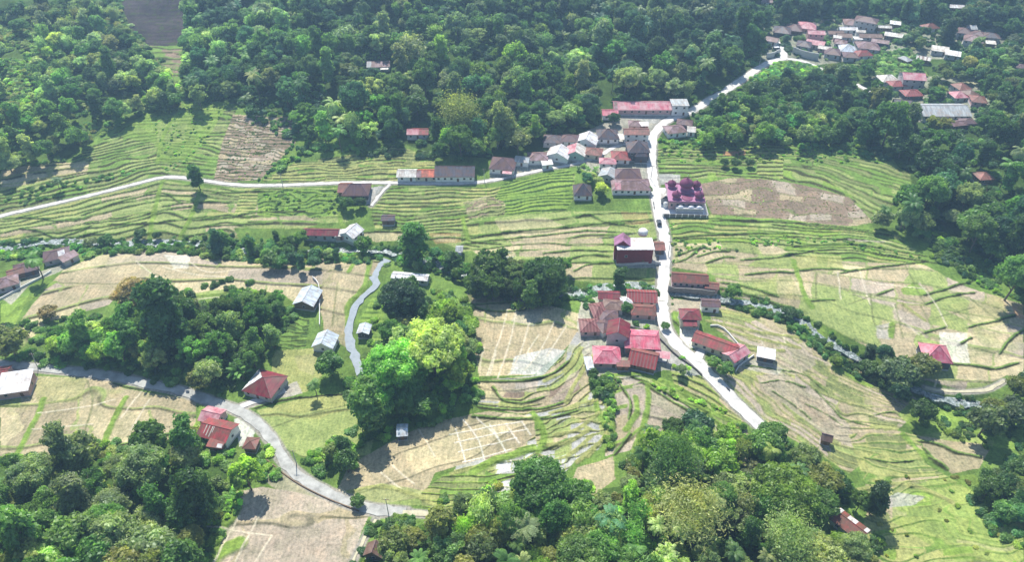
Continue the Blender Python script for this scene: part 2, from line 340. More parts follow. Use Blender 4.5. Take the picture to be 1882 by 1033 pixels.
# centre right: plots below the red roofs
zone('1112,682 1180,680 1300,755 1380,800 1372,860 1240,800 1150,830 1112,838 1120,760', '1112,672 1190,672 1320,745 1390,790/1120,720 1180,705 1280,775 1370,830/1130,850 1200,800 1300,850 1370,880', 5, 'tan pink pale tan', .7, 110, .5, 'lime', 'bank', 31, rise=.14)
fill('1160,690 1230,700 1330,765 1360,790 1300,775 1200,720', 'lime', .6, .3)
fill('1165,702 1240,725 1285,765 1250,790 1160,785 1150,760', 'pink', .8); fill('1312,780 1372,790 1376,850 1330,830', 'pink', .9)
zone('1232,672 1300,688 1385,778 1330,772 1240,715', '1232,668 1310,690 1390,780/1240,720 1300,760 1390,790', 5, 'tan yel pale', .7, 60, .6, 'lime', 'bank', 32)
# east slope running down to the lower right
zone('1300,560 1420,566 1500,612 1545,660 1640,700 1700,745 1650,790 1590,850 1560,870 1480,820 1395,770 1300,665 1400,670 1310,600', '1300,560 1420,570 1510,625 1600,690 1700,745/1300,600 1410,630 1480,680 1560,720 1690,765/1300,650 1380,690 1470,760 1540,800 1640,800/1300,690 1400,780 1480,830 1560,880', 19, 'tan pale yel tan olive pink', .5, 70, 1.3, 'yel', 'olive', 33, rise=.15, liw=.15)
fill('1390,690 1440,686 1500,720 1560,780 1580,830 1520,800 1450,750 1400,715', 'pink', .75); fill('1455,722 1510,735 1545,790 1500,780', 'brown', .35)
fill('1400,640 1490,630 1500,670 1460,690 1370,668', 'pink', .6); fill('1380,575 1440,590 1480,620 1420,612', 'tan', .6)
zone('1560,800 1640,790 1690,800 1700,850 1780,900 1882,960 1882,1060 1560,1060 1600,920', '1540,760 1700,770/1560,830 1760,850/1560,920 1882,920/1600,1060 1882,1050', 17, 'yel pale olive yel lime tan', .35, 60, 2.6, 'yel', 'green', 34, rise=.16, liw=.25, sx=14, sy=9)
fill('1640,910 1720,880 1790,870 1860,950 1882,990 1882,1033 1760,1033 1640,960', 'lime', .5, .3); fill('1600,930 1650,905 1700,915 1680,930 1620,935', 'grey', .7)
fill('1690,800 1740,790 1830,812 1800,860 1750,870 1700,830', 'tan', .9)
fill('1700,725 1760,732 1882,755 1882,830 1760,810 1690,800 1650,760', 'lime', .75, .35)
fill('1860,240 1882,240 1882,290', 'gr2'); fill('1770,140 1800,145 1796,158 1775,156', 'yel', .9)
zone('830,878 870,858 905,846 950,838 1000,815 1050,800 1092,790 1114,805 1100,826 1060,845 1035,872 1000,905 890,905', '830,850 960,815 1090,780/860,880 960,850 1100,815/890,915 1000,900 1110,850', 6, 'silver wet grey wet silver pale', .35, 30, 1.0, 'yel', 'bank', 41, rise=.14, liw=.16, sx=7, sy=5, lat=.1)
zone('1000,770 1060,740 1112,745 1114,790 1040,812 985,822 985,790', '990,760 1112,735/980,828 1112,800', 6, 'pale tan wet pale', .35, 26, 1.2, 'yel', 'bank', 42, rise=.18, liw=.2, sx=8, sy=5, lat=.1)
zone('775,905 820,872 880,858 905,872 960,872 900,895 850,935 775,935', '775,870 960,860/775,940 900,935', 6, 'pale yel olive green', .4, 50, 1.0, 'lime', 'bank', 43, rise=.15)
# village yards
fill('1036,262 1100,230 1150,212 1200,226 1240,222 1206,240 1198,262 1196,345 1175,352 1110,330 1050,300 900,330 900,312 960,296', 'yard', .85, .25)
fill('1130,206 1262,196 1240,214 1210,228 1130,214', 'wet', .9)
fill('1400,40 1640,30 1700,60 1840,50 1850,100 1760,110 1650,110 1500,118 1400,110', 'yard', .55, .4)
fill('1600,140 1800,140 1820,190 1790,235 1690,225 1620,180', 'yard', .5, .4); fill('1700,218 1760,218 1756,230 1712,228', 'straw', 1)
fill('1070,540 1210,525 1216,585 1230,640 1290,685 1220,680 1160,700 1078,690 1070,640 1060,600', 'yard', .8, .3)
fill('1222,655 1262,640 1300,690 1260,690 1200,655', 'wet', .95, .1); fill('1226,548 1300,552 1310,570 1230,575', 'pink', .9)
fill('1236,572 1252,574 1250,592 1236,592', 'lime', .9)
fill('1250,596 1282,600 1290,640 1250,640', 'white', .8, .1); fill('1130,480 1216,470 1216,492 1140,492', 'grey', .8)
fill('682,345 716,340 700,362 672,378', 'grey', 1, .1); fill('430,745 545,700 555,722 470,752', 'yard', .9)
fill('430,770 470,760 465,815 440,822', 'white', .7); fill('0,545 60,505 130,478 134,488 60,520 20,560', 'yard', .8)
fill('1370,660 1410,665 1440,680 1430,690 1350,675', 'yard', .7)
# terrace edges, bunds and straw ridges traced one by one
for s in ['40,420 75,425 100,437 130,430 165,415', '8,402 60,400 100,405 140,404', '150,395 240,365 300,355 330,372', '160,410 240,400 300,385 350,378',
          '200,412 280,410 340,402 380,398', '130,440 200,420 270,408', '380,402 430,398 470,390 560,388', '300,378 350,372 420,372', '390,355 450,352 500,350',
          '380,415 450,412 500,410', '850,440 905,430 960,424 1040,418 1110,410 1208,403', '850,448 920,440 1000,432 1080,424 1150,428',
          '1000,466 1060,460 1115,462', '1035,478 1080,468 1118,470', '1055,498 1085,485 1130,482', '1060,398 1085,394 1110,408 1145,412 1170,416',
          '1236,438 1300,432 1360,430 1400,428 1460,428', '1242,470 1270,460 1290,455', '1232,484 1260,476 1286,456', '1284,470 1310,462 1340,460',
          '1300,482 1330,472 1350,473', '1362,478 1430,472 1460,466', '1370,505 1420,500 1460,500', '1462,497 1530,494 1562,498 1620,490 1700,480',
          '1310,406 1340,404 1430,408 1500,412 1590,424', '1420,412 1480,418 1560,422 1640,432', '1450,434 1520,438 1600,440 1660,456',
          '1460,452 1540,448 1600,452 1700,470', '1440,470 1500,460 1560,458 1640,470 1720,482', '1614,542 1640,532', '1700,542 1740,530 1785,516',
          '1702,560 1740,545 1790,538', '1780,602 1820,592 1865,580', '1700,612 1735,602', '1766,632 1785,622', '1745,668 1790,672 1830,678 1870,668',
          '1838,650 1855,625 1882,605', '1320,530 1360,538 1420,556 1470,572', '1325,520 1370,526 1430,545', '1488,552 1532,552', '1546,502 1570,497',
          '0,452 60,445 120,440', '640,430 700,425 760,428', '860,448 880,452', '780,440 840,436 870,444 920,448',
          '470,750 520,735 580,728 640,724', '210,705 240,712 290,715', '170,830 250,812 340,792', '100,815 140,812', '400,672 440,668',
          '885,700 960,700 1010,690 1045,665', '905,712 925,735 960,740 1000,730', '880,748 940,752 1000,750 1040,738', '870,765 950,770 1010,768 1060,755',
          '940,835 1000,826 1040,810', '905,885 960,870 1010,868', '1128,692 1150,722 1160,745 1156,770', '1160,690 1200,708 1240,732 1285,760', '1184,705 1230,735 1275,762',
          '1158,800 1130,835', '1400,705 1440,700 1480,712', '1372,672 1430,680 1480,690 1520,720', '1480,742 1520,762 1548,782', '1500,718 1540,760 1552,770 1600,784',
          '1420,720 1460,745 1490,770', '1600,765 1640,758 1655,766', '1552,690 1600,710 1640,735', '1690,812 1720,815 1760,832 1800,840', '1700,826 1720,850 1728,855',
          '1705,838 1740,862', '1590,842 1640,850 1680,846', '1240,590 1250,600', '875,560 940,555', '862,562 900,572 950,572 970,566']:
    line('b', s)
for s in ['1458,478 1468,510 1480,545 1492,565', '250,520 262,545', '186,830 200,790 218,755 232,730', '372,745 366,775 350,800', '1130,690 1180,688 1250,715 1300,755 1360,780',
          '1120,700 1122,760 1118,810', '680,480 668,530 640,560 640,600', '640,500 650,485', '30,840 50,800 70,760 80,735', '0,598 60,545 100,520',
          '300,330 285,380 278,420 275,440', '370,345 350,400 330,440', '1205,392 1215,440', '330,200 300,250 290,300', '1640,595 1638,620', '640,340 625,400 640,430', '850,400 860,440',
          '1090,700 1100,760 1120,790', '1500,600 1530,650 1560,690 1600,710', '1660,800 1700,840', '1165,830 1180,790 1192,740 1190,710', '1150,790 1170,760 1168,730']:
    line('g', s, 1.1)
line('g', '1500,600 1540,680', 2.2); line('g', '1120,690 1122,820', 1.8); line('g', '440,1000 390,1030 380,1060', 2.5); line('g', '420,890 430,940 400,980 380,1030', 2.0)
for s in ['935,560 925,600 912,640 895,690', '950,562 940,620 925,665 915,695', '975,580 960,640 935,690', '990,615 965,655', '1020,590 990,650 965,680', '1040,600 1005,655', '890,640 880,680', '912,645 900,690',
          '850,770 880,810 892,855', '876,768 910,800 930,830', '900,780 920,812 940,850', '930,780 955,815', '958,775 975,800', '838,790 855,850', '826,800 900,785 960,775', '835,815 900,800 970,790', '842,832 910,815 950,805',
          '850,850 900,838 940,826', '720,855 760,890', '700,870 745,905', '770,790 800,840', '395,1040 420,985 440,950', '430,1040 470,960 490,930', '465,1040 500,985', '380,968 440,978 500,985',
          '330,560 380,548 430,545', '250,480 300,520', '70,760 170,745 210,735', '60,790 170,780', '220,770 260,720', '240,790 275,735',
          '1395,620 1410,645', '1440,615 1445,640', '1560,440 1640,445', '1720,700 1716,722', '1690,520 1720,560 1740,600', '1640,560 1660,590 1690,615', '1580,500 1600,560',
          '1540,500 1545,550', '1600,520 1700,530', '700,945 690,965 668,1000', '300,490 360,505 420,510', '340,475 380,500 440,495']:
    line('w' if 820 < P(s).mean(0)[0] < 980 and P(s).mean(0)[1] > 760 else 'l', s)
for s in ['880,582 925,588', '870,640 900,645', '490,790 560,765 640,745 690,738', '160,700 170,740 150,810', '40,715 60,735', '110,520 200,522 260,520', '390,545 440,535', '1660,480 1700,560', '1740,560 1800,600',
          '1780,545 1835,590', '1720,585 1790,565', '1645,560 1660,620', '1600,540 1610,600 1650,600', '1560,560 1600,545', '1690,560 1720,612', '1790,640 1830,650',
          '620,520 610,600', '640,490 600,500', '1260,450 1262,470', '1330,480 1420,485', '1380,450 1390,475', '1300,490 1390,492', '1500,500 1500,550']:
    line('d', s)
for s in ['1100,640 1060,700 1040,740', '1070,640 1040,680 1000,700', '1300,590 1400,612 1480,625 1520,660', '1310,600 1390,622 1470,640', '1300,620 1360,640 1440,645',
          '640,905 700,895 760,910 800,930', '1118,740 1112,800 1080,840', '1020,800 1060,790 1100,760', '1000,820 1040,815 1085,790', '980,850 1040,840 1090,800', '1060,850 1090,825 1120,800',
          '940,840 900,850 870,860 830,872', '1010,760 1060,745 1100,735', '1380,570 1440,590 1500,630', '1660,560 1700,590', '1560,905 1640,890 1700,900 1760,930']:
    line('y', s, 1.2)
line('g', '870,870 900,850 940,838 980,825', 1.6); line('g', '980,760 1000,800 990,830', 1.2); line('l', '10,470 9,471', .1)
for k in range(len(LINES)):
    q = P(LINES[k][1]).mean(0)
    if LINES[k][0] == 'b' and 1370 < q[0] < 1700 and q[1] > 670: LINES[k] = ('b', LINES[k][1], .5, LINES[k][3])
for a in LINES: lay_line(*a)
# ------------------------------------------------------------------ roads and water: world polylines, and the bed they lie in
def wline(pts, n=5):
    px = smooth(pts if not isinstance(pts, str) else P(pts), n); return ground0(px[:, 0], px[:, 1])
ROADS = [
 ('road', 'concrete', '1441,107 1424,110 1396,124 1365,145 1335,165 1305,182 1285,196 1262,208 1240,215 1222,224 1208,238 1200,252 1197,275 1197,300 1200,330 1205,360 1212,395 1219,425 1223,455 1221,490 1218,520 1217,550 1220,588 1229,612 1245,634 1262,650 1285,668 1320,705 1350,738 1378,765 1392,778 1408,795 1420,815', 4.7),
 ('lane', 'concrete', '-60,415 0,397 60,383 120,369 180,355 240,340 290,327 320,325 355,329 385,333 440,340 520,340 620,336 700,335 780,337 860,336 905,331 950,322 1000,311 1040,304 1075,296 1105,284 1128,270 1150,264 1196,256', 2.1),
 ('road', 'asphalt', '-60,668 20,672 90,678 150,684 210,692 270,705 330,718 380,735 430,752 465,772 495,803 515,835 540,868 580,895 620,915 665,932 700,939 745,943', 3.5),
 ('road', 'concrete', '1441,107 1475,112 1510,127 1532,137 1560,148 1590,163 1620,180 1650,200 1680,218 1720,223 1765,225', 3.0),
 ('lane', 'concrete', '1441,107 1439,96 1434,86 1426,76 1416,68', 4.4),
 ('path', 'straw', '1700,712 1716,717 1760,721 1800,719 1825,712 1846,700', 1.1),
 ('path', 'straw', '690,955 672,985 655,1020 640,1050', 1.2),
 ('path', 'straw', '740,943 765,944 800,948', 1.6),
 ('path', 'concrete', '716,338 700,355 682,378', 1.4),
 ('path', 'concrete', '1300,620 1290,640 1280,664', 3.0),
 ('path', 'concrete', '430,752 460,742 500,728 525,718', 2.4),
]
def bed(W, half, drop, blend):
    """presses the land to the height of a road or stream along W"""
    for k in range(0, len(W) - 1, 5):
        q = W[k:k + 6]; r = half + blend
        y0, y1 = q[:, 1].min() - r, q[:, 1].max() + r
        i0, i1 = np.searchsorted(Yr, [y0, y1]); i0 = max(i0 - 1, 0); i1 = min(i1 + 1, NY)
        wm = (np.array([y0, y1]) * ct + H * st) / F
        cu = np.concatenate([(q[:, 0].min() - r) / wm, (q[:, 0].max() + r) / wm]) + CX
        j0 = max(int((cu.min() - UC[0]) / 1.85) - 1, 0); j1 = min(int((cu.max() - UC[0]) / 1.85) + 2, NX)
        if i1 <= i0 or j1 <= j0: continue
        ii = (np.arange(i0, i1)[:, None] * NX + np.arange(j0, j1)[None, :]).ravel()
        x, y = X1[ii], Y1[ii]; best = np.full(len(ii), 1e9); zz = np.zeros(len(ii))
        for a, b in zip(q[:-1], q[1:]):
            d = b[:2] - a[:2]; L2 = max(float(d @ d), 1e-9)
            t = np.clip(((x - a[0]) * d[0] + (y - a[1]) * d[1]) / L2, 0, 1)
            dd = np.hypot(x - a[0] - t * d[0], y - a[1] - t * d[1]); m = dd < best
            best = np.where(m, dd, best); zz = np.where(m, a[2] + t * (b[2] - a[2]), zz)
        w = 1 - sstep(half, half + blend, best)
        BW[ii] = np.where(w >= BW[ii], w, BW[ii]); BZ[ii] = np.where(w >= BWz[ii], zz - drop, BZ[ii]); BWz[ii] = np.maximum(BWz[ii], w)
        if drop < .5:
            e = (1 - sstep(half, half + .9, best))[:, None]; C[ii] = C[ii] * (1 - e) + kc('yard') * .8 * e
BW = np.zeros(NX * NY); BWz = BW.copy(); BZ = BW.copy()
def even(W, step=2.0):
    d = np.r_[0, np.cumsum(np.hypot(*(W[1:, :2] - W[:-1, :2]).T))]; n = max(int(d[-1] / step), 2)
    s = np.linspace(0, d[-1], n + 1); return np.stack([np.interp(s, d, W[:, k]) for k in range(3)], 1)
def relax(W, m=5):
    z = W[:, 2].copy()
    for _ in range(m): z[1:-1] = (z[:-2] + z[1:-1] * 2 + z[2:]) / 4
    W = W.copy(); W[:, 2] = z; return W
RD = []
for nm, mt, pts, wd_ in ROADS:
    W = relax(even(wline(pts), 2.0), 25); RD.append((nm, mt, W, wd_)); bed(W, wd_ / 2 + .3, .12, 1.6)
RVW = relax(even(wline(RIVER), 3.0), 20); RVW[:, 2] += .45
STW = relax(even(wline(STREAM), 2.0), 20); STW[:, 2] += .25
# the mosque yard, school yard: levelled ground
def level(poly, dz=0, drop=.1):
    w = P(poly); idx = inpoly(w); c = w.mean(0); z = ground0(c[:1], c[1:])[0, 2] + dz
    BW[idx] = 1; BWz[idx] = 1; BZ[idx] = z - drop; return z
Z1 = (GZ.ravel() + DZ)
Z1 = Z1 * (1 - BW) + BZ * BW
GZ = Z1.reshape(NY, NX)
def zat(x, y): return sample(GZ, x, y)
def ground(u, v):
    """survey-sheet position -> point on the finished land"""
    p = ground0(u, v); p[:, 2] = zat(p[:, 0], p[:, 1]); return p

# ------------------------------------------------------------------ materials
def mat(name, rough=.85, spec=.25):
    m = bpy.data.materials.new(name); m.use_nodes = True; b = m.node_tree.nodes['Principled BSDF']
    b.inputs['Roughness'].default_value = rough; b.inputs['Specular IOR Level'].default_value = spec
    return m, m.node_tree, b
def N(t, ty, **kw):
    n = t.nodes.new(ty)
    for k, v in kw.items():
        if k in n.inputs: n.inputs[k].default_value = v
        else: setattr(n, k, v)
    return n
def ramp(t, src, stops):
    r = t.nodes.new('ShaderNodeValToRGB'); e = r.color_ramp.elements
    while len(e) < len(stops): e.new(.5)
    for q, (p, c) in zip(e, stops): q.position = p; q.color = (*c, 1) if len(c) == 3 else c
    t.links.new(src, r.inputs[0]); return r.outputs[0]
def mul(t, a, b, fac=1.0, mode='MULTIPLY'):
    m = N(t, 'ShaderNodeMix', data_type='RGBA', blend_type=mode); m.inputs[0].default_value = fac
    for s, i in ((a, 6), (b, 7)):
        if hasattr(s, 'is_output'): t.links.new(s, m.inputs[i])
        else: m.inputs[i].default_value = (*s, 1)
    return m.outputs[2]
def bump(t, b, src, d=.1, s=1.0):
    n = N(t, 'ShaderNodeBump'); n.inputs['Distance'].default_value = d; n.inputs['Strength'].default_value = s
    t.links.new(src, n.inputs['Height']); t.links.new(n.outputs[0], b.inputs['Normal'])
def geo(t): return t.nodes.new('ShaderNodeNewGeometry').outputs['Position']
m_land, t, b = mat('land_soil_and_grass', .95, .12)
a = N(t, 'ShaderNodeAttribute', attribute_name='cover'); g_ = geo(t)
n_a = N(t, 'ShaderNodeTexNoise', Scale=1.1, Detail=6.0, Roughness=.7); t.links.new(g_, n_a.inputs[0])
n_b = N(t, 'ShaderNodeTexNoise', Scale=.16, Detail=5.0, Roughness=.62); t.links.new(g_, n_b.inputs[0])
mp = N(t, 'ShaderNodeMapping'); mp.inputs['Scale'].default_value = (1.9, .28, .2); mp.inputs['Rotation'].default_value = (0, 0, .45); t.links.new(g_, mp.inputs[0])
n_c = N(t, 'ShaderNodeTexNoise', Scale=.8, Detail=3.0); t.links.new(mp.outputs[0], n_c.inputs[0])
c = mul(t, a.outputs['Color'], ramp(t, n_a.outputs[0], [(.28, (.54, .55, .5)), (.5, (1, 1, 1)), (.72, (1.4, 1.35, 1.27))]))
c = mul(t, c, ramp(t, n_b.outputs[0], [(.3, (.80, .84, .78)), (.5, (1, 1, 1)), (.7, (1.16, 1.1, 1.06))]))
c = mul(t, c, ramp(t, n_c.outputs[0], [(.35, (.87, .89, .85)), (.65, (1.11, 1.09, 1.05))]))
t.links.new(c, b.inputs['Base Color']); bump(t, b, n_a.outputs[0], .5, .7)

def simple(name, col, rough=.8, n=.25, scale=.8, spec=.25, bmp=.03, dirt=None):
    m, t, b = mat(name, rough, spec); g_ = geo(t)
    x = N(t, 'ShaderNodeTexNoise', Scale=scale, Detail=6.0, Roughness=.65); t.links.new(g_, x.inputs[0])
    lo = tuple(q * (1 - n * 1.3) for q in col) if dirt is None else dirt
    t.links.new(ramp(t, x.outputs[0], [(.3, lo), (.52, col), (.75, tuple(min(q * (1 + n), .95) for q in col))]), b.inputs['Base Color'])
    if bmp: bump(t, b, x.outputs[0], bmp, .6)
    return m
M = {}
M['concrete'] = simple('pale_concrete', (.62, .60, .56), .85, .2, .35)
M['asphalt'] = simple('worn_grey_road', (.40, .40, .37), .85, .3, .35)
M['straw'] = simple('dry_earth_path', (.5, .46, .32), .9, .2)
M['darkstone'] = simple('stone_masonry', (.20, .19, .18), .9, .35, 1.2)
M['pavement'] = simple('cast_concrete', (.50, .50, .48), .8, .15, .7)
M['whitewash'] = simple('whitewash', (.74, .73, .70), .8, .08, .6)
M['bark'] = simple('bark', (.16, .13, .10), .95, .35, 2.0)
M['wood'] = simple('weathered_wood', (.20, .14, .09), .9, .3, 3.0)
M['rock'] = simple('river_rock', (.30, .31, .31), .8, .3, 1.0)
m_w, t, b = mat('running_water', .12, .5)
g_ = geo(t); x = N(t, 'ShaderNodeTexNoise', Scale=.9, Detail=5.0, Roughness=.7); t.links.new(g_, x.inputs[0])
x2 = N(t, 'ShaderNodeTexNoise', Scale=3.0, Detail=4.0); t.links.new(g_, x2.inputs[0])
t.links.new(ramp(t, x.outputs[0], [(.42, (.10, .13, .11)), (.56, (.25, .30, .30)), (.68, (.62, .65, .66))]), b.inputs['Base Color'])
t.links.new(ramp(t, x.outputs[0], [(.4, (.1, .1, .1)), (.6, (.6, .6, .6))]), b.inputs['Roughness']); bump(t, b, x2.outputs[0], .25, .8)
M['water'] = m_w
M['milky'] = simple('milky_shallow_water', (.30, .34, .37), .75, .14, .5, .15, .05)

# ------------------------------------------------------------------ mesh helpers
def newobj(name, me, material=None, parent=None, **props):
    o = bpy.data.objects.new(name, me); COL.objects.link(o)
    if parent is not None: o.parent = parent
    if material is not None and me is not None:
        for mm in (material if isinstance(material, (list, tuple)) else [material]): me.materials.append(mm)
    for k, v in props.items(): o[k] = v
    return o
def mesh(name, verts, faces, mats=None):
    me = bpy.data.meshes.new(name); me.from_pydata([tuple(map(float, v)) for v in verts], [], faces)
    if mats is not None: me.polygons.foreach_set('material_index', mats)
    me.update(); return me
def empty(name, loc, rz=0, **props):
    o = bpy.data.objects.new(name, None); COL.objects.link(o); o.location = loc; o.rotation_euler = (0, 0, rz); o.empty_display_size = .5
    for k, v in props.items(): o[k] = v
    return o
class MB:
    def __init__(s): s.v = []; s.f = []; s.m = []
    def add(s, v, f, m=0):
        n = len(s.v); s.v += [tuple(map(float, q)) for q in v]; s.f += [tuple(i + n for i in q) for q in f]; s.m += [m] * len(f); return s
    def box(s, x0, x1, y0, y1, z0, z1, m=0):
        v = [(x, y, z) for z in (z0, z1) for y in (y0, y1) for x in (x0, x1)]
        return s.add(v, [(0, 2, 3, 1), (4, 5, 7, 6), (0, 1, 5, 4), (2, 6, 7, 3), (0, 4, 6, 2), (1, 3, 7, 5)], m)
    def tube(s, p, q, r0, r1=None, n=7, m=0, cap=True):
        r1 = r0 if r1 is None else r1; p, q = Vector(p), Vector(q); d = (q - p).normalized()
        a = d.orthogonal().normalized(); bb = d.cross(a); v = []
        for c_, r in ((p, r0), (q, r1)):
            for k in range(n):
                an = 2 * math.pi * k / n; v.append(c_ + (a * math.cos(an) + bb * math.sin(an)) * r)
        f = [(k, (k + 1) % n, n + (k + 1) % n, n + k) for k in range(n)]
        if cap: f += [tuple(range(n - 1, -1, -1)), tuple(range(n, 2 * n))]
        return s.add(v, f, m)
    def lathe(s, prof, cx=0, cy_=0, n=20, m=0, sy=1.0):
        v = []
        for r, z in prof:
            for k in range(n): an = 2 * math.pi * k / n; v.append((cx + r * math.cos(an), cy_ + r * math.sin(an) * sy, z))
        f = []
        for i in range(len(prof) - 1):
            for k in range(n): f.append((i * n + k, i * n + (k + 1) % n, (i + 1) * n + (k + 1) % n, (i + 1) * n + k))
        f += [tuple(range(n - 1, -1, -1)), tuple(range((len(prof) - 1) * n, len(prof) * n))]
        return s.add(v, f, m)
    def slab(s, quad, th, m=0):
        """thick sheet: quad = 4 (or 3) top corners, counter-clockwise seen from above"""
        q = [Vector(p) for p in quad]; n = len(q); dn = Vector((0, 0, -th))
        v = q + [p + dn for p in q]
        f = [tuple(range(n)), tuple(range(2 * n - 1, n - 1, -1))] + [(i, n + i, n + (i + 1) % n, (i + 1) % n) for i in range(n)]
        return s.add(v, f, m)
    def build(s, name, material, parent=None, smooth_=False, **props):
        me = mesh(name, s.v, s.f, s.m)
        if smooth_: me.polygons.foreach_set('use_smooth', [True] * len(me.polygons))
        return newobj(name, me, material, parent, **props)

# the ground itself
me = bpy.data.meshes.new('ground')
co = np.stack([X1, Y1, GZ.ravel()], 1)
me.vertices.add(NX * NY); me.vertices.foreach_set('co', co.astype(np.float32).ravel())
q = np.arange((NY - 1) * NX).reshape(NY - 1, NX)[:, :-1].ravel()
fc = np.stack([q, q + 1, q + NX + 1, q + NX], 1).astype(np.int32)
me.loops.add(fc.size); me.loops.foreach_set('vertex_index', fc.ravel())
me.polygons.add(len(fc)); me.polygons.foreach_set('loop_start', np.arange(0, fc.size, 4, dtype=np.int32)); me.polygons.foreach_set('loop_total', np.full(len(fc), 4, np.int32))
me.update(); me.validate()
me.polygons.foreach_set('use_smooth', np.ones(len(fc), bool))
ca = me.color_attributes.new('cover', 'FLOAT_COLOR', 'POINT')
ca.data.foreach_set('color', np.concatenate([np.clip(C, .004, .9), np.ones((len(C), 1))], 1).astype(np.float32).ravel())
newobj('ground', me, m_land, kind='structure', label='terraced valley floor with dry and green paddies')
# land beyond the surveyed sheet, out to the horizon
vv = []; ff = []
ring = [(-3000, -1500), (3000, -1500), (3000, 4500), (-3000, 4500)]
inner = [(X1.reshape(NY, NX)[0, 0], Yr[0]), (X1.reshape(NY, NX)[0, -1], Yr[0]), (X1.reshape(NY, NX)[-1, -1], Yr[-1]), (X1.reshape(NY, NX)[-1, 0], Yr[-1])]
for p in inner: vv.append((p[0], p[1], float(zat(p[0], p[1])) - 1.5))
for p in ring: vv.append((p[0], p[1], 60 if p[1] > 0 else 10))
ff = [(0, 4, 5, 1), (1, 5, 6, 2), (2, 6, 7, 3), (3, 7, 4, 0)]
newobj('hills', mesh('hills', vv, ff), simple('far_forest_floor', (.05, .085, .02), .95, .4, .05), kind='structure')

def ribbon(name, W, width, material, lift=.0, jag=0.0, **props):
    n = len(W); T = np.gradient(W[:, :2], axis=0); T /= np.linalg.norm(T, axis=1)[:, None] + 1e-9; Nn = np.stack([-T[:, 1], T[:, 0]], 1)
    rr = rng.normal(size=(n, 2)) * jag; mb = MB(); V = []
    for k in range(n):
        wl = width / 2 + rr[k, 0]; wr = width / 2 + rr[k, 1]
        for off, dz in ((wl, -.5), (wl, 0), (0, .03), (-wr, 0), (-wr, -.5)):
            V.append((W[k, 0] + Nn[k, 0] * off, W[k, 1] + Nn[k, 1] * off, W[k, 2] + lift + dz))
    fs = [(k * 5 + j, k * 5 + j + 1, (k + 1) * 5 + j + 1, (k + 1) * 5 + j) for k in range(n - 1) for j in range(4)]
    fs = [tuple(reversed(f)) for f in fs]
    return newobj(name, mesh(name, V, fs), material, **props)
for k, (nm, mt, W, wd_) in enumerate(RD): ribbon(nm, W, wd_, M[mt], .03 + .004 * k, .2, kind='structure')
ribbon('river', RVW, 3.9, M['water'], .35, .7, kind='structure')
ribbon('stream', STW, 3.2, M['milky'], .2, .25, kind='structure')

rk = MB(); r_ = random.Random(5)
for k in range(0, len(RVW)):
    if RVW[k, 0] < -240: continue
    for j in range(2):
        a = RVW[k] + np.array([r_.uniform(-2.1, 2.1), r_.uniform(-2.1, 2.1), .25]); q = r_.uniform(.15, .62); V = []
        for i in range(8): V.append((a[0] + q * (1 if i & 1 else -1) * r_.uniform(.5, .9), a[1] + q * (1 if i & 2 else -1) * r_.uniform(.5, .9), a[2] + q * (.75 if i & 4 else -.6) * r_.uniform(.6, 1)))
        rk.add(V, [(0, 2, 3, 1), (4, 5, 7, 6), (0, 1, 5, 4), (2, 6, 7, 3), (0, 4, 6, 2), (1, 3, 7, 5)])
rk.build('river_rubble', M['rock'], None, kind='stuff', label='pale boulders and stones strewn along the shallow river')
# ------------------------------------------------------------------ buildings
def roofmat(name, col, rust=.3, rc=(.16, .085, .06), stripe=0, pale=.15, rough=.5):
    m, t, b = mat('roof_' + name, rough, .4)
    tc = t.nodes.new('ShaderNodeTexCoord').outputs['Object']
    oi = t.nodes.new('ShaderNodeObjectInfo').outputs['Random']
    sc_ = N(t, 'ShaderNodeVectorMath', operation='ADD'); t.links.new(tc, sc_.inputs[0])
    cmb = N(t, 'ShaderNodeMath', operation='MULTIPLY'); cmb.inputs[1].default_value = 90; t.links.new(oi, cmb.inputs[0]); t.links.new(cmb.outputs[0], sc_.inputs[1])
    s1 = N(t, 'ShaderNodeTexNoise', Scale=.35, Detail=6.0, Roughness=.72); t.links.new(sc_.outputs[0], s1.inputs[0])
    mp = N(t, 'ShaderNodeMapping'); mp.inputs['Scale'].default_value = (1.15, .22, .22); t.links.new(sc_.outputs[0], mp.inputs[0])
    s2 = N(t, 'ShaderNodeTexNoise', Scale=1.0, Detail=3.0, Roughness=.6); t.links.new(mp.outputs[0], s2.inputs[0])
    base = ramp(t, s2.outputs[0], [(.3, tuple(q * .58 for q in col)), (.5, col), (.7, tuple(min(q * 1.42 + .02 * pale, .95) for q in col))])
    r1 = ramp(t, s1.outputs[0], [(.5 - rust * .25, (0, 0, 0)), (.72 - rust * .25, (1, 1, 1))])
    mx = N(t, 'ShaderNodeMix', data_type='RGBA'); t.links.new(r1, mx.inputs[0]); t.links.new(base, mx.inputs[6]); mx.inputs[7].default_value = (*rc, 1)
    out = mx.outputs[2]
    if rust < .02: out = base
    if stripe:
        sx = N(t, 'ShaderNodeSeparateXYZ'); t.links.new(tc, sx.inputs[0])
        fr = N(t, 'ShaderNodeMath', operation='PINGPONG'); fr.inputs[1].default_value = .6; t.links.new(sx.outputs[0], fr.inputs[0])
        gt = N(t, 'ShaderNodeMath', operation='GREATER_THAN'); gt.inputs[1].default_value = .36; t.links.new(fr.outputs[0], gt.inputs[0])
        mx2 = N(t, 'ShaderNodeMix', data_type='RGBA'); t.links.new(gt.outputs[0], mx2.inputs[0]); t.links.new(out, mx2.inputs[6]); mx2.inputs[7].default_value = (.27, .12, .11, 1); out = mx2.outputs[2]
    t.links.new(out, b.inputs['Base Color'])
    wv = N(t, 'ShaderNodeTexWave', Scale=1.6, bands_direction='X'); t.links.new(tc, wv.inputs[0]); bump(t, b, wv.outputs[0], .04, .7)
    return m
RM = {}
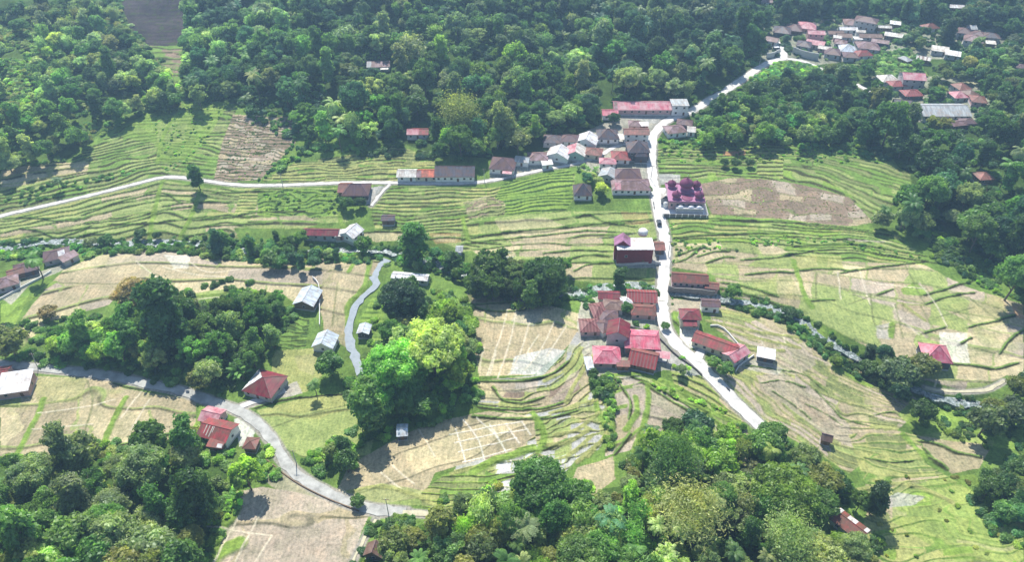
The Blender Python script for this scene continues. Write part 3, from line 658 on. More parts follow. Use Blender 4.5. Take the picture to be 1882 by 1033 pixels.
for nm, a in dict(red=((.33, .05, .055), .4), pink=((.52, .10, .15), .12), rose=((.46, .13, .165), .3), maroon=((.20, .022, .035), .15), brick=((.29, .07, .055), .6),
                  plum=((.115, .070, .085), .35), slate=((.085, .085, .105), .25), mauve=((.27, .18, .20), .45), brown=((.22, .15, .12), .4), white=((.72, .72, .73), .14),
                  cream=((.62, .60, .54), .15), grey=((.36, .39, .40), .12), paleblue=((.55, .62, .68), .05), rust=((.32, .12, .095), .5), orange=((.55, .13, .07), .25), purple=((.34, .15, .26), .02)).items():
    RM[nm] = roofmat(nm, a[0], a[1], (.16, .085, .06) if nm not in ('white', 'cream', 'grey', 'paleblue') else (.38, .30, .24))
RM['pink'] = roofmat('pink', (.50, .09, .14), .3, (.60, .30, .33)); RM['rose'] = roofmat('rose', (.42, .11, .145), .45, (.56, .34, .35))
RM['striped'] = roofmat('striped', (.17, .045, .05), .25, stripe=1)
RM['redstripe'] = roofmat('redstripe', (.34, .055, .055), .25, (.20, .05, .045), stripe=1)
WM = {k: simple('wall_' + k, c, .85, .12, .7) for k, c in dict(white=(.80, .79, .76), grey=(.46, .46, .46), cream=(.62, .56, .44), pink=(.55, .36, .34), red=(.21, .035, .04), blue=(.42, .52, .55),
      brown=(.22, .15, .10), dark=(.10, .10, .11), green=(.38, .50, .44), brick=(.34, .17, .12)).items()}
m_glass, t, b = mat('dark_window_glass', .15, .5); b.inputs['Base Color'].default_value = (.02, .025, .03, 1)
m_frame = simple('painted_joinery', (.5, .48, .44), .6, .1, 2)
m_door = simple('timber_door', (.16, .09, .05), .7, .2, 2)
_wf = MB(); _wf.box(-.5, -.42, -.06, .02, -.5, .5).box(.42, .5, -.06, .02, -.5, .5).box(-.42, .42, -.06, .02, .42, .5).box(-.42, .42, -.06, .02, -.5, -.42)
WIN_ME = mesh('window', _wf.v, _wf.f); WIN_ME.materials.append(m_frame)
_wp = MB(); _wp.box(-.42, .42, -.03, 0, -.42, .42); PANE_ME = mesh('pane', _wp.v, _wp.f); PANE_ME.materials.append(m_glass)
_d = MB(); _d.box(-.5, .5, -.05, .02, -.5, .5); DOOR_ME = mesh('door', _d.v, _d.f); DOOR_ME.materials.append(m_door)
PPM = lambda p: F / (p[1] * ct + (H - p[2]) * st)
VIEW = []
HOUSES = []          # footprints, kept clear of trees and undergrowth
def opening(me, name, parent, x, y, z, w, h, rz, sub=None):
    o = bpy.data.objects.new(name, me); COL.objects.link(o); o.parent = parent; o.location = (x, y, z); o.rotation_euler = (0, 0, rz); o.scale = (w, 1, h)
    if sub:
        s = bpy.data.objects.new(sub[0], sub[1]); COL.objects.link(s); s.parent = o
    return o
def house(u, v, Lp, Wp, rot, roof, rc, wall, label, hw=2.8, pitch=.42, ov=.45, cat='house', name='house', group=None, storeys=1, sheets=(), nwin=None, open_=False, porch=None, base=0, rc2=None, hd=None):
    """u,v: middle of the roof on the sheet; Lp, Wp: length and depth in sheet pixels at that distance"""
    g = ground(u, v)[0]; s = PPM(g); L = Lp * (1.08 if v < 400 else 1.0) / s; W = Wp * (1.38 if v < 400 else 1.2) / s; hw = hw * storeys; rise = pitch * W / 2
    if rc in ('flat',): rise = 0
    dv = (hw + rise * .5) * ct * s * .98
    g = ground(u, v + dv)[0]
    R = math.radians(rot); HOUSES.append((g[0], g[1], L / 2 + 1, W / 2 + 1, R)); VIEW.append((u, v, (Lp * abs(math.cos(R)) + Wp * abs(math.sin(R))) / 2, max(Wp * .3, 4, Lp * abs(math.sin(R)) * .3)))
    zs = [float(zat(g[0] + a * math.cos(R) * L / 2 - b * math.sin(R) * W / 2, g[1] + a * math.sin(R) * L / 2 + b * math.cos(R) * W / 2)) for a in (-1, 1) for b in (-1, 1)]
    z0 = max(g[2], float(np.mean(zs))); low = z0 - min(zs) + .6
    o = empty(name, (g[0], g[1], z0), R, label=label, category=cat)
    if group: o['group'] = group
    x, y = L / 2, W / 2; wm = WM[wall]
    if open_:      # roof on posts
        p = MB()
        for a in (-1, 1):
            for b in (-1, 1):
                pm = MB(); pm.tube((a * (x - .3), b * (y - .3), -low), (a * (x - .3), b * (y - .3), hw), .11, n=6); pm.build('post', M['wood'], o)
        fl = MB(); fl.box(-x + .2, x - .2, -y + .2, y - .2, -low, .25); fl.build('floor', M['pavement'], o)
    else:
        w = MB(); w.box(-x, x, -y, y, 0, hw)
        if roof in ('gable',):
            w.add([(-x, -y, hw), (-x, y, hw), (-x, 0, hw + rise)], [(0, 2, 1)]); w.add([(x, -y, hw), (x, y, hw), (x, 0, hw + rise)], [(0, 1, 2)])
        w.build('wall', wm, o)
        f = MB(); f.box(-x - .12, x + .12, -y - .12, y + .12, -low, .28 + base); f.build('plinth', M['pavement'], o)
    th = .1; ex, ey = x + ov, y + ov; dz = -ov * pitch
    r = MB(); zr = hw + rise + .12; ze = hw + dz + .12
    if roof == 'gable':
        r.slab([(-ex, -ey, ze), (ex, -ey, ze), (ex, 0, zr), (-ex, 0, zr)], th)
        r.slab([(-ex, 0, zr), (ex, 0, zr), (ex, ey, ze), (-ex, ey, ze)], th, 1 if rc2 else 0)
    elif roof == 'hip':
        k = max(x - y, 0.02 * x); k = k if hd is None else x * hd
        r.slab([(-ex, -ey, ze), (ex, -ey, ze), (k, 0, zr), (-k, 0, zr)], th)
        r.slab([(k, 0, zr), (ex, ey, ze), (-ex, ey, ze), (-k, 0, zr)], th)
        r.slab([(ex, -ey, ze), (ex, ey, ze), (k, 0, zr)], th); r.slab([(-ex, ey, ze), (-ex, -ey, ze), (-k, 0, zr)], th, 1 if rc2 else 0)
    elif roof == 'shed':
        r.slab([(-ex, -ey, ze), (ex, -ey, ze), (ex, ey, ze + 2 * ey * .16), (-ex, ey, ze + 2 * ey * .16)], th)
    else:
        r.box(-ex, ex, -ey, ey, hw, hw + .25)
    ro = r.build('roof', [RM[rc]] + ([RM[rc2]] if rc2 else []), o)
    if roof in ('gable', 'hip') and max(Lp, Wp) > 14:      # ridge capping
        k = ex if roof == 'gable' else (max(x - y, .02 * x) if hd is None else x * hd)
        c = MB(); c.tube((-k, 0, zr + .02), (k, 0, zr + .02), .13, n=6)
        if roof == 'hip':
            for a in (-1, 1):
                for b in (-1, 1): c.tube((a * k, 0, zr + .02), (a * ex, b * ey, ze + .04), .09, n=5)
        c.build('ridge_cap', RM['mauve' if rc in ('plum', 'slate', 'maroon', 'brown') else rc], ro)
    for (a0, a1, sd_, f0, f1, cc) in sheets:                # odd-coloured roofing sheets: along the roof, slope (-1 near / 1 far), eave..ridge
        q = MB(); lift = .05
        def pt(a, f): yy = sd_ * ey * (1 - f); return (a * ex, yy, ze + (zr - ze) * f + lift)
        qd = [pt(a0, f0), pt(a1, f0), pt(a1, f1), pt(a0, f1)]
        if sd_ > 0: qd = qd[::-1]
        q.slab(qd, .04); q.build('roof_sheet', RM[cc], ro)
    if not open_ and s > 2.4:
        nw = nwin if nwin is not None else max(1, min(6, int(L / 3.2)))
        for st_ in range(storeys):
            zc = (st_ + .5) * hw / storeys + .25
            for k in range(nw):
                xx = -x + (k + .5) * 2 * x / nw
                if st_ == 0 and k == nw // 2: opening(DOOR_ME, 'door', o, xx, -y, 1.12, 1.0, 1.9, 0)
                else: opening(WIN_ME, 'window', o, xx, -y, zc, 1.15, 1.15, 0, ('pane', PANE_ME))
            for sd_ in (-1, 1):
                if W > 4: opening(WIN_ME, 'window', o, sd_ * x, 0, zc, 1.1, 1.1, math.pi / 2 * sd_, ('pane', PANE_ME))
    if porch:
        a0, a1, dp, cc = porch; q = MB(); q.slab([(a0 * x, -y - dp, hw * .72), (a1 * x, -y - dp, hw * .72), (a1 * x, -y + .0, hw * .9), (a0 * x, -y, hw * .9)], .09)
        pr = q.build('porch_roof', RM[cc], o)
        for a in (a0, a1):
            pm = MB(); pm.tube((a * x * .96, -y - dp + .2, -low), (a * x * .96, -y - dp + .2, hw * .74), .09, n=6); pm.build('post', M['wood'], pr)
    return o
TV = 'in the hilltop village at the top right'
h = house
# --- hilltop village, top right
h(1436, 54, 26, 22, -20, 'hip', 'slate', 'dark', 'dark slate-roofed house just above the white road fork')
h(1458, 50, 22, 22, -15, 'hip', 'plum', 'brown', 'plum-brown hip roof joined to the left of the large pink-red roof')
h(1481, 46, 28, 22, -18, 'hip', 'rose', 'pink', 'house with the large pink-red roof at the left end of the hilltop village')
h(1495, 62, 26, 12, -8, 'gable', 'rose', 'pink', 'pink-walled two-storey house below the large pink-red roof', storeys=2)
h(1417, 72, 20, 14, -30, 'gable', 'mauve', 'white', 'small white house with a faded roof left of the white road fork', 2.6)
h(1476, 80, 22, 18, -25, 'hip', 'slate', 'grey', 'dark hipped house just right of the white road fork')
h(1497, 78, 28, 15, -28, 'gable', 'rose', 'cream', 'long pink gable roof beside the dark hipped house near the fork')
h(1514, 88, 20, 9, -24, 'gable', 'cream', 'pink', 'small pale gable below the long pink gable roof')
h(1528, 94, 24, 20, -20, 'hip', 'plum', 'grey', 'plum hip roof left of the silver pyramid roof')
h(1555, 88, 24, 20, -12, 'hip', 'paleblue', 'grey', 'silver-white pyramid roof in the middle of the hilltop village', storeys=1, pitch=.6)
h(1561, 101, 24, 16, -10, 'hip', 'plum', 'grey', 'plum hip roof directly below the silver pyramid roof')
h(1583, 97, 26, 16, 8, 'hip', 'red', 'white', 'bright red hip roof with white eaves at the lower edge of the hilltop village', pitch=.5)
h(1581, 87, 10, 6, 0, 'gable', 'pink', 'pink', 'tiny pink roof just above the bright red hip roof')
h(1592, 82, 34, 22, -8, 'hip', 'mauve', 'grey', 'broad mauve roof behind the bright red hip roof')
h(1563, 40, 24, 20, -12, 'hip', 'mauve', 'grey', 'mauve roof at the top edge of the hilltop village')
h(1588, 38, 34, 18, -30, 'hip', 'plum', 'grey', 'long slate-plum roof highest up in the hilltop village', storeys=2)
h(1556, 53, 28, 9, -3, 'gable', 'white', 'white', 'low white roof in front of the mauve roof at the village top')
h(1533, 60, 24, 10, -2, 'gable', 'brown', 'grey', 'low brown roof left of the low white roof')
h(1549, 65, 22, 12, -8, 'gable', 'brown', 'grey', 'grey-brown roof under the low white roof')
h(1537, 68, 12, 8, -20, 'gable', 'cream', 'pink', 'small pinkish-white roof left of the grey-brown roof', cat='shed')
h(1543, 77, 18, 14, -25, 'hip', 'mauve', 'grey', 'small mauve hip roof above the silver pyramid roof')
h(1574, 71, 12, 8, -5, 'flat', 'white', 'white', 'little white flat-roofed block in the middle of the hilltop village')
h(1579, 58, 14, 6, -8, 'gable', 'cream', 'white', 'narrow cream roof below the long slate-plum roof')
h(1596, 66, 36, 12, -3, 'gable', 'brown', 'grey', 'long brown roof right of the little white block')
h(1640, 64, 27, 12, -24, 'gable', 'cream', 'brown', 'long cream sheet roof at the right end of the hilltop village')
h(1615, 76, 26, 11, -24, 'gable', 'mauve', 'dark', 'mauve gable roof at the lower right of the hilltop village')
h(1604, 88, 16, 12, -20, 'hip', 'mauve', 'grey', 'small mauve roof right of the bright red hip roof')
h(1623, 50, 20, 7, -8, 'gable', 'cream', 'brown', 'narrow pale roof left of the two white sheds uphill')
h(1643, 43, 15, 8, -22, 'shed', 'white', 'brown', 'small white roof uphill at the right of the hilltop village', cat='shed')
h(1706, 48, 24, 14, 12, 'hip', 'brick', 'white', 'lone brick-red roof among trees at the top right', pitch=.6)
h(1753, 12, 24, 10, -8, 'gable', 'white', 'brown', 'white roof nearly hidden in forest at the very top right', cat='shed')
h(1768, 56, 22, 18, -20, 'hip', 'plum', 'grey', 'plum roof at the left of the dark cluster far right')
h(1786, 70, 28, 22, -28, 'hip', 'mauve', 'grey', 'mauve-plum roof lowest of the dark cluster far right')
h(1795, 62, 22, 18, -30, 'hip', 'plum', 'white', 'plum roof in the middle of the dark cluster far right')
h(1783, 50, 9, 14, 0, 'gable', 'grey', 'grey', 'narrow grey roof standing above the dark cluster far right')
h(1817, 65, 26, 16, -15, 'hip', 'slate', 'grey', 'slate roof at the right of the dark cluster far right')
h(1817, 79, 14, 7, -15, 'shed', 'cream', 'brown', 'small pale lean-to below the slate roof far right', cat='shed')
h(1725, 91, 25, 12, -22, 'shed', 'cream', 'grey', 'left one of two pale sheet roofs end to end among trees')
h(1748, 99, 22, 11, -26, 'shed', 'white', 'grey', 'right one of two pale sheet roofs end to end among trees')
h(1694, 107, 20, 11, -24, 'gable', 'cream', 'brown', 'pale roof with brown stripes among trees below the hilltop village', sheets=[(-.7, -.5, -1, 0, 1, 'brown'), (-.2, 0, -1, 0, 1, 'brown'), (.35, .55, -1, 0, 1, 'brown')])
h(1661, 108, 12, 14, 30, 'hip', 'grey', 'brown', 'tiny pale green-grey roof among trees below the hilltop village', cat='hut')
h(1874, 122, 18, 12, -15, 'hip', 'plum', 'grey', 'dark roof at the right picture edge above the pale path')
h(1408, 3, 16, 8, -5, 'gable', 'mauve', 'white', 'faded pink roof at the top of the picture above the road fork')
# --- roadside group below the hilltop village
h(1628, 143, 28, 20, 6, 'hip', 'cream', 'grey', 'pinkish-white hip roof at the left of the red roadside group')
h(1671, 141, 34, 22, -8, 'gable', 'rose', 'grey', 'two-storey house with a pale pink gable roof beside trees', storeys=2)
h(1645, 153, 26, 16, 5, 'hip', 'redstripe', 'grey', 'hatched red roof between the white hip and the pale pink gable')
h(1672, 170, 30, 18, 4, 'hip', 'redstripe', 'dark', 'red-striped roof above the long grey hall')
h(1655, 187, 26, 12, -10, 'gable', 'slate', 'dark', 'low dark roof left of the long grey hall')
h(1727, 200, 78, 34, 0, 'gable', 'grey', 'grey', 'long pale grey hall at the upper right', pitch=.35, nwin=8, cat='hall', name='hall')
h(1763, 158, 22, 18, 12, 'hip', 'rust', 'grey', 'topmost of the four rust-red roofs right of the grey hall')
h(1758, 173, 24, 18, 5, 'hip', 'rose', 'green', 'rosy-rust roof at the lower left of the four rust-red roofs')
h(1779, 170, 18, 16, 15, 'hip', 'brown', 'brown', 'olive-brown roof in the middle of the four rust-red roofs')
h(1794, 181, 22, 20, -15, 'hip', 'rust', 'pink', 'rust-pink roof at the right of the four rust-red roofs')
h(1758, 226, 30, 12, 12, 'gable', 'mauve', 'brown', 'mauve roof in trees below the grey hall')
h(1774, 222, 22, 14, 0, 'hip', 'plum', 'brown', 'dark plum roof in trees below the grey hall')
h(1803, 322, 24, 18, 5, 'hip', 'rust', 'brown', 'rusty hut alone in the dark wood on the right', cat='hut', name='hut')
# --- school and houses at the road bend
o = h(1178, 193, 94, 24, 0, 'gable', 'rose', 'pink', 'long school-like building with a pink-red roof above the road bend', hw=3.0, nwin=8, cat='school', name='school',
      sheets=[(-.98, -.86, -1, 0, 1, 'mauve'), (-.45, -.1, -1, .2, .95, 'pink'), (.18, .42, -1, .1, .8, 'pink'), (.6, .9, -1, 0, .6, 'pink')])
h(1120, 206, 25, 16, 0, 'gable', 'pink', 'white', 'small pink-roofed annex at the left of the long school')
h(1246, 190, 26, 18, 0, 'flat', 'grey', 'white', 'pale two-storey block beside the road right of the long school', storeys=2, hw=2.9)
h(1165, 226, 18, 14, -5, 'hip', 'mauve', 'pink', 'small mauve roof just below the school yard')
h(1182, 229, 14, 7, 0, 'shed', 'white', 'brick', 'white lean-to below the school yard', cat='shed')
h(1167, 242, 40, 16, 0, 'gable', 'rust', 'white', 'two-storey house with a rust-pink roof above the dark hipped house', storeys=2, hw=2.5)
h(1239, 236, 32, 20, 12, 'hip', 'mauve', 'white', 'white-walled house with a mauve hip roof right of the road bend')
h(1257, 224, 24, 14, -14, 'hip', 'plum', 'pink', 'plum-brown roof behind the white-walled house at the bend')
h(1269, 237, 12, 14, -10, 'gable', 'cream', 'white', 'narrow pale annex at the right of the house at the bend')
h(1116, 244, 34, 24, 0, 'hip', 'slate', 'white', 'big dark pyramid roof with white walls left of the road bend', pitch=.65)
h(1138, 252, 14, 10, 0, 'shed', 'cream', 'white', 'pale carport right of the big dark pyramid roof', open_=True, cat='carport', name='carport')
h(1170, 268, 34, 26, 0, 'hip', 'slate', 'dark', 'large two-storey slate-roofed house tight against the main road', storeys=2, pitch=.7, hw=2.6)
h(1176, 279, 20, 16, 0, 'hip', 'slate', 'dark', 'small slate hip wing in front of the large slate-roofed house', hw=4.2, pitch=.8)
h(1140, 284, 27, 20, -2, 'hip', 'red', 'white', 'bright red hip roof with white eaves left of the slate houses', pitch=.45, ov=.8)
h(1116, 295, 26, 14, -4, 'hip', 'rose', 'white', 'low pink-red roof beside the bright red hip roof')
h(1079, 254, 26, 26, 72, 'gable', 'white', 'white', 'white gable-fronted house below the wood edge', pitch=.5)
h(1090, 277, 28, 18, -12, 'hip', 'rust', 'cream', 'rust-brown roof right of the pinkish-white gable')
h(1058, 276, 28, 24, 80, 'gable', 'cream', 'green', 'pinkish-white gable roof over a pale green front', pitch=.5, rc2='rose')
h(1027, 279, 28, 28, 72, 'gable', 'white', 'white', 'white gable roof beside the lane left of the pale green front', pitch=.5)
h(1016, 254, 30, 20, -6, 'hip', 'slate', 'grey', 'blue-black hip roof at the foot of the wood')
h(1046, 253, 32, 18, -5, 'hip', 'plum', 'white', 'plum-brown hip roof between the blue-black and white roofs')
h(988, 286, 32, 20, 0, 'hip', 'mauve', 'white', 'mauve hip roof on the lane, second house group from the left')
h(1005, 299, 16, 8, 10, 'shed', 'white', 'white', 'small white sheet roof at the edge of the lane', cat='shed')
h(960, 292, 22, 14, -10, 'gable', 'grey', 'white', 'small grey-white house between the mauve and big plum roofs')
h(925, 297, 40, 30, -8, 'hip', 'plum', 'white', 'big plum roof at the left end of the lane houses', pitch=.55, porch=(.1, .9, 2.5, 'rose'))
h(1118, 318, 24, 22, 70, 'gable', 'grey', 'grey', 'grey gable-fronted house below the low pink-red roof')
h(1150, 317, 46, 26, 0, 'hip', 'plum', 'grey', 'large plum hip roof behind the mauve one beside the main road', pitch=.55)
h(1158, 337, 62, 26, 0, 'hip', 'mauve', 'white', 'widest mauve roof with a white front beside the main road', pitch=.45, nwin=6, sheets=[(-.1, .06, -1, .3, .9, 'plum'), (-.85, -.55, -1, .1, .8, 'rose')])
h(1070, 345, 28, 24, 0, 'hip', 'slate', 'white', 'lone dark pyramid-roofed house at the edge of the green terraces', pitch=.85)
# --- along the lane
h(749, 317, 30, 18, 0, 'gable', 'cream', 'white', 'white-roofed house at the left of the row on the lane')
h(785, 317, 38, 18, 0, 'gable', 'orange', 'cream', 'orange-red roofed house in the middle of the row on the lane', sheets=[(-.98, -.4, -1, 0, 1, 'mauve')])
h(837, 312, 64, 26, 0, 'gable', 'slate', 'white', 'long white house with a blue-black roof at the right of the row', nwin=6, hw=3.2, pitch=.55)
h(657, 345, 42, 28, 0, 'hip', 'plum', 'dark', 'large plum hip roof just below the lane', pitch=.6, hd=.4)
h(636, 344, 18, 22, 0, 'gable', 'rust', 'brown', 'narrow rust-red wing left of the large plum roof')
h(592, 425, 62, 16, -2, 'gable', 'maroon', 'grey', 'long low maroon roof behind riverside trees', pitch=.5)
h(648, 423, 30, 24, 62, 'gable', 'white', 'white', 'white gable roof at the right end of the long maroon roof', pitch=.55)
h(628, 428, 18, 12, 10, 'shed', 'cream', 'pink', 'small pinkish sheet roof between the maroon and white roofs', cat='shed')
h(715, 399, 20, 12, 0, 'gable', 'slate', 'brown', 'small dark field hut on the green terraces', cat='hut', name='hut')
h(845, 456, 10, 12, 0, 'gable', 'grey', 'brown', 'tiny grey hut on posts above the river trees', cat='hut', name='hut', open_=True)
h(755, 507, 64, 13, -8, 'gable', 'white', 'grey', 'long white sheet roof between the river and the big trees', pitch=.3, cat='shed', name='shed')
h(697, 117, 36, 18, 4, 'gable', 'mauve', 'white', 'lone mauve-roofed house high in the forest', sheets=[(-.98, -.6, -1, 0, 1, 'grey')], porch=(.2, .95, 2, 'cream'))
h(769, 241, 34, 16, 0, 'gable', 'red', 'grey', 'red-roofed house at the foot of the forest', sheets=[(-.98, .1, -1, 0, 1, 'rose')])
# --- left edge
h(108, 465, 40, 26, 25, 'hip', 'plum', 'grey', 'dark plum roof behind a palm at the left', sheets=[(.2, .7, -1, .3, .9, 'white')])
h(131, 471, 26, 12, 52, 'shed', 'mauve', 'grey', 'pinkish lean-to at the right of the dark plum roof', cat='shed')
h(52, 489, 36, 26, 30, 'hip', 'plum', 'dark', 'mauve-plum roof in the middle of the left-edge row')
h(34, 498, 24, 16, 32, 'gable', 'rust', 'brown', 'rusty roof left of the mauve-plum one')
h(18, 515, 34, 26, 30, 'hip', 'mauve', 'grey', 'purple-grey roof at the left picture edge')
# --- lower left
h(36, 700, 50, 36, 12, 'shed', 'white', 'pink', 'white flat-pitched building at the left picture edge by the road', hw=3.2)
h(8, 682, 26, 24, 12, 'gable', 'red', 'pink', 'red roof cut by the left picture edge')
h(490, 698, 56, 44, -18, 'hip', 'maroon', 'grey', 'maroon hip-roofed house with a white left slope', pitch=.55, rc2='white')
h(405, 785, 56, 34, -16, 'gable', 'red', 'white', 'red gable house with pale streaks on its roof by the curved road', hw=3.3, sheets=[(-.62, -.57, -1, .3, .95, 'cream'), (-.42, -.37, -1, .2, .95, 'cream'), (-.22, -.17, -1, .15, .95, 'cream'), (-.12, -.08, -1, .5, .95, 'cream')])
h(394, 759, 34, 26, -14, 'gable', 'rose', 'pink', 'pink-red annex behind the red gable house by the curved road')
h(401, 813, 26, 10, -10, 'shed', 'brick', 'brown', 'low red lean-to below the red gable house', cat='shed', sheets=[(.3, .95, -1, .1, .9, 'white')])
h(465, 811, 20, 18, -5, 'hip', 'brick', 'brown', 'small square red kiosk beside the curved road', cat='kiosk', name='kiosk')
h(568, 543, 42, 30, 80, 'gable', 'paleblue', 'brown', 'silvery roof of the barn at the left of the bare strip', pitch=.5, cat='barn', name='barn', rc2='paleblue')
h(600, 622, 32, 30, 82, 'gable', 'paleblue', 'white', 'silver-white open-fronted barn at the foot of the bare strip', pitch=.6, cat='barn', name='barn')
h(671, 603, 22, 16, 85, 'gable', 'paleblue', 'dark', 'small white-roofed hut across the stream from the barns', cat='hut', name='hut')
h(741, 787, 16, 20, 5, 'gable', 'paleblue', 'dark', 'tiny pale hut in the shade of the big wood', cat='hut', name='hut')
h(691, 1003, 20, 26, 80, 'gable', 'brown', 'brown', 'small brown thatched hut at the bottom', cat='hut', name='hut', pitch=.9)
h(1557, 958, 56, 26, -50, 'gable', 'brick', 'white', 'red-roofed house with white panels at the bottom right wood', pitch=.5, rc2='brick', sheets=[(-.95, -.7, 1, 0, 1, 'white'), (-.3, .25, 1, .1, .95, 'white'), (.75, .98, 1, 0, 1, 'white')])
h(1515, 800, 15, 12, -20, 'gable', 'brown', 'brown', 'tiny thatched field hut on the brown slope', cat='hut', name='hut', pitch=.9)
h(1712, 641, 44, 36, -10, 'hip', 'pink', 'dark', 'bright pink-roofed house standing by the big plots at the right', pitch=.75, hw=4.0, storeys=1)
# --- by the main road below the mosque
h(1163, 449, 62, 26, 0, 'flat', 'white', 'red', 'big dark-red building with a white flat roof beside the main road', hw=7.6, cat='building', name='building', nwin=2)
h(1141, 443, 22, 22, 84, 'gable', 'purple', 'red', 'purple gable tower end joined to the big dark-red building', hw=8.0, pitch=.8, nwin=0)
h(1210, 450, 15, 20, 0, 'gable', 'rust', 'dark', 'small rust roof between the dark-red building and the road', hw=3)
h(1265, 508, 62, 22, -6, 'gable', 'brick', 'pink', 'long red roof on a bank above the river right of the road', hw=3.4, nwin=6, pitch=.55)
h(1306, 523, 22, 14, -10, 'gable', 'brick', 'pink', 'small red annex at the right of the long red roof on the bank')
h(1303, 555, 30, 16, -4, 'gable', 'plum', 'white', 'white riverside house with a small plum roof', hw=3.6, rc2='plum')
h(1265, 575, 34, 22, -2, 'hip', 'maroon', 'cream', 'maroon two-tier house right of the road', hw=4.6, porch=(-.9, .6, 2.6, 'maroon'))
h(1313, 628, 78, 24, -29, 'gable', 'red', 'cream', 'long bright red roof running down beside the lower road', hw=3.0, nwin=5)
h(1350, 646, 40, 22, 36, 'gable', 'rose', 'grey', 'pink cross wing at the end of the long bright red roof', hw=3.2)
h(1405, 648, 28, 16, -16, 'shed', 'white', 'dark', 'small white shed right of the pink cross wing', cat='shed', name='shed')
# --- red-roofed hamlet
h(1118, 541, 36, 16, -2, 'gable', 'maroon', 'cream', 'dull red roof at the top left of the lower hamlet')
h(1126, 558, 34, 20, -8, 'hip', 'brown', 'grey', 'grey-brown roof just below the dull red one')
h(1099, 567, 24, 30, 12, 'hip', 'striped', 'brown', 'red-and-brown roof at the left of the lower hamlet')
h(1118, 579, 30, 26, -3, 'hip', 'plum', 'grey', 'square plum roof in the middle left of the lower hamlet')
h(1083, 595, 34, 26, 2, 'hip', 'striped', 'pink', 'striped brown-and-pink roof at the field edge of the lower hamlet')
h(1109, 596, 24, 24, 30, 'hip', 'plum', 'white', 'lower plum roof beside the striped roof')
h(1134, 601, 34, 30, 78, 'gable', 'maroon', 'grey', 'tall dark red gable house in the lower hamlet', hw=5.6, pitch=.55)
h(1178, 620, 60, 38, -4, 'hip', 'pink', 'pink', 'largest bright pink roof in the lower hamlet', hw=3.2, pitch=.35, hd=.8)
h(1178, 541, 50, 26, -4, 'gable', 'redstripe', 'cream', 'red streaked roof at the top right of the lower hamlet', pitch=.5)
h(1181, 567, 42, 22, -4, 'hip', 'brick', 'pink', 'second red roof down beside the main road in the lower hamlet', hd=.7)
h(1150, 551, 16, 14, 10, 'hip', 'white', 'white', 'little white pavilion between roofs of the lower hamlet', cat='pavilion', name='pavilion', open_=True)
h(1114, 648, 46, 34, -2, 'hip', 'pink', 'pink', 'square bright pink roof at the lower left of the hamlet', pitch=.45, hd=.35)
h(1181, 653, 46, 34, -18, 'gable', 'redstripe', 'brown', 'two-toned rust gable roof at the bottom of the hamlet', pitch=.6, rc2='brick')
h(1216, 651, 22, 10, -14, 'shed', 'rose', 'white', 'small pink canopy at the right of the rust gable', open_=True, cat='canopy', name='canopy')
h(1144, 667, 20, 8, -2, 'shed', 'brick', 'brick', 'little brick-red porch roof between the pink and rust roofs', cat='shed', name='shed')
h(1082, 667, 10, 20, 8, 'shed', 'paleblue', 'grey', 'narrow grey tank roof at the left of the square pink roof', cat='shed', name='shed', hw=1.8)

